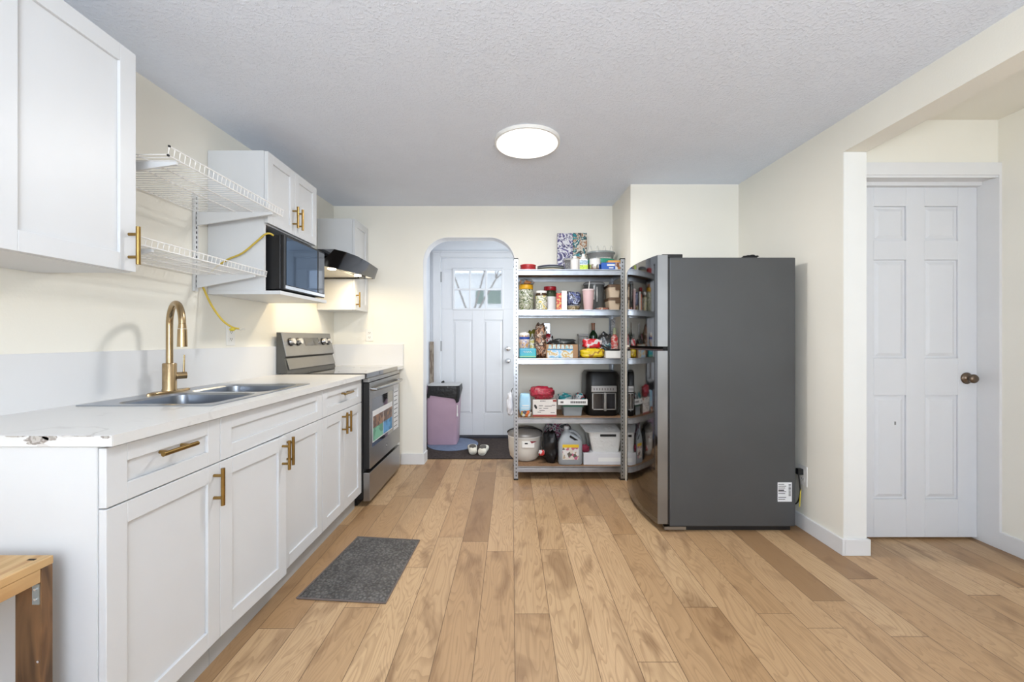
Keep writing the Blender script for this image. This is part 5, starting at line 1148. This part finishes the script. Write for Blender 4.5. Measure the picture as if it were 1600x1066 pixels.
cpn = MB().box(cx_-0.03, cx_+0.08, cy_-0.151, cy_-0.13, z+0.13, z+0.185).build('control_panel', WPLAS, rc, bevel=0.006)
MB().box(cx_-0.005, cx_+0.022, cy_-0.1525, cy_-0.151, z+0.163, z+0.174).build('display', BLACK, cpn)
MB().prism([(cx_+0.040, z+0.188), (cx_+0.098, z+0.188), (cx_+0.055, z+0.170)], 'y', cy_-0.1535, cy_-0.1515).build('sticker', M_('maroon_sticker', (0.22, 0.02, 0.03)), rc)
tag(lump((0.331, 3.50, z+0.133), (0.122, 0.15, 0.265), 61, 0.3, 2.2).build('garbage_bag', M_('black_bag_film', (0.008, 0.008, 0.009), rough=0.3, bump=0.8, bscale=22), smooth=True), 'full black plastic bag on the bottom shelf beside the rice cooker', 'bag')
tag(lump((WX(846.5, 3.43), 3.435, z+0.095), (0.05, 0.03, 0.045), 62, 0.4, 3, flat=False).build('candy_packet', patch('red_white_sweets', [(0.5, 0.02, 0.02), (0.65, 0.6, 0.6), (0.42, 0.02, 0.02)], 40, 0.3), smooth=True), 'tiny red and white packet held against the black bag', 'packet')
tag(lump((0.42, 3.70, z+0.16), (0.25, 0.08, 0.31), 63, 0.25, 2.2).build('paper_bag', patch('grey_magenta_print', [(0.28, 0.28, 0.30), (0.42, 0.42, 0.43), (0.20, 0.03, 0.08), (0.35, 0.35, 0.36), (0.05, 0.05, 0.06)], 22, 0.5, 'noise', bump=0.5), smooth=True), 'grey bag with dark red print standing behind the jug', 'bag')
jg = thing('cleaner_jug', 'translucent grey jug with pictorial yellow label on the bottom shelf', 'jug', (WX(892, 3.42), 3.45, z))
JP = mat('cloudy_plastic', (0.34, 0.36, 0.38), 0.35, trans=0.12)
xa_, xb_ = WX(873, 3.40), WX(911, 3.40); ja, jb = 3.405, 3.51; xm = (xa_+xb_)/2
def jl(x0, x1, zz, g=0.0): return rrect(x0, x1, ja+g, jb-g, min(0.028, (x1-x0)/2.2, (jb-ja-2*g)/2.2), z+zz)
nx = WX(886.5, 3.40)
mb = MB().rings([jl(xa_+0.006, xb_-0.006, 0.001, 0.005), jl(xa_, xb_, 0.012), jl(xa_+0.001, xb_, 0.18), jl(xa_+0.010, xb_-0.006, 0.205, 0.006), jl(nx-0.045, nx+0.075, 0.245, 0.016), jl(nx-0.026, nx+0.032, 0.272, 0.024), jl(nx-0.020, nx+0.020, 0.285, 0.030), jl(nx-0.020, nx+0.020, 0.298, 0.030)])
mb.build('jug', JP, jg, smooth=50)
yc = (ja+jb)/2
MB().lathe((nx, yc, z+0.298), [(0.022, 0), (0.022, 0.018), (0.019, 0.020)], 24).build('cap', M_('grey_white_cap', (0.55, 0.56, 0.58)), jg, smooth=40)
MB().tube(spline([(nx+0.022, yc, z+0.270), (nx+0.055, yc, z+0.272), (nx+0.095, yc, z+0.245), (xb_-0.012, yc, z+0.205), (xb_-0.012, yc, z+0.175)]), 0.013, 12).build('handle', JP, jg, smooth=True)
MB().rings([[(nx+0.032+0.05*t_+0.011*math.cos(a_), ja+0.006, z+0.236-0.035*t_+0.011*math.sin(a_)) for t_, a_ in [((0 if 90 <= d_ <= 270 else 1), R(d_)) for d_ in range(0, 360, 20)]], [(nx+0.032+0.05*t_+0.011*math.cos(a_), ja+0.012, z+0.236-0.035*t_+0.011*math.sin(a_)) for t_, a_ in [((0 if 90 <= d_ <= 270 else 1), R(d_)) for d_ in range(0, 360, 20)]]]).build('handle_opening', BLACKM, jg)
l0, l1, m0, m1 = WX(879, 3.40), WX(904.5, 3.40), z+0.045, z+0.172
lb_o = MB().box(l0, l1, ja-0.0012, ja+0.0005, m0, m1).build('label_print', patch('household_picture', [(0.60, 0.55, 0.48), (0.10, 0.09, 0.07), (0.62, 0.60, 0.58), (0.40, 0.32, 0.22), (0.45, 0.12, 0.20), (0.65, 0.62, 0.60)], 42, 0.4), jg, label='pictorial paper label')
MB().box(l0, l1, ja-0.0018, ja-0.0012, m1-0.025, m1).build('yellow_band', M_('label_yellow', (0.70, 0.46, 0.02)), lb_o)
tr = thing('cardboard_box', 'long low white box at the right of the bottom shelf', 'box', (WX(943, 3.41), 3.5, z))
MB().box(WX(912, 3.41), min(WX(976, 3.41), SXR-0.006), 3.41, 3.66, z, z+0.098).build('box', M_('grey_white_card', (0.60, 0.60, 0.62), rough=0.5), tr, bevel=0.003)
MB().box(WX(935, 3.41), WX(973, 3.41), 3.4085, 3.41, z+0.028, z+0.060).build('white_patch', PAPER, tr)
tag(lump((0.622, 3.45, z+0.0985+0.030), (0.075, 0.06, 0.060), 66, 0.3, 2.5).build('cloth', M_('dark_red_cloth', (0.16, 0.01, 0.03), rough=0.8), smooth=True), 'dark red cloth tucked between the jug and the white basket', 'cloth')
bs = thing('storage_basket', 'white plastic basket wrapped in clear film with dark handle slot, bottom shelf', 'basket', (WX(950, 3.45), 3.52, z+0.1))
zz = z+0.0985; xa_, xb_ = WX(924, 3.43), min(WX(974, 3.43), SXR-0.008)
WRAP = mat('film_wrapped_white', (0.60, 0.60, 0.585), 0.22, bump=1.0, bscale=28, coat=0.6)
MB().rings([rrect(xa_+0.012, xb_-0.02, 3.435, 3.68, 0.02, zz), rrect(xa_-0.02, xb_, 3.425, 3.70, 0.02, zz+0.16), rrect(xa_-0.05, xb_, 3.425, 3.71, 0.02, zz+0.172), rrect(xa_-0.09, xb_-0.03, 3.50, 3.71, 0.02, zz+0.225)]).build('basket', WRAP, bs, smooth=35)
MB().box(WX(938, 3.42), WX(963, 3.42), 3.4225, 3.43, zz+0.135, zz+0.155).build('handle_slot', BLACKM, bs, bevel=0.002)
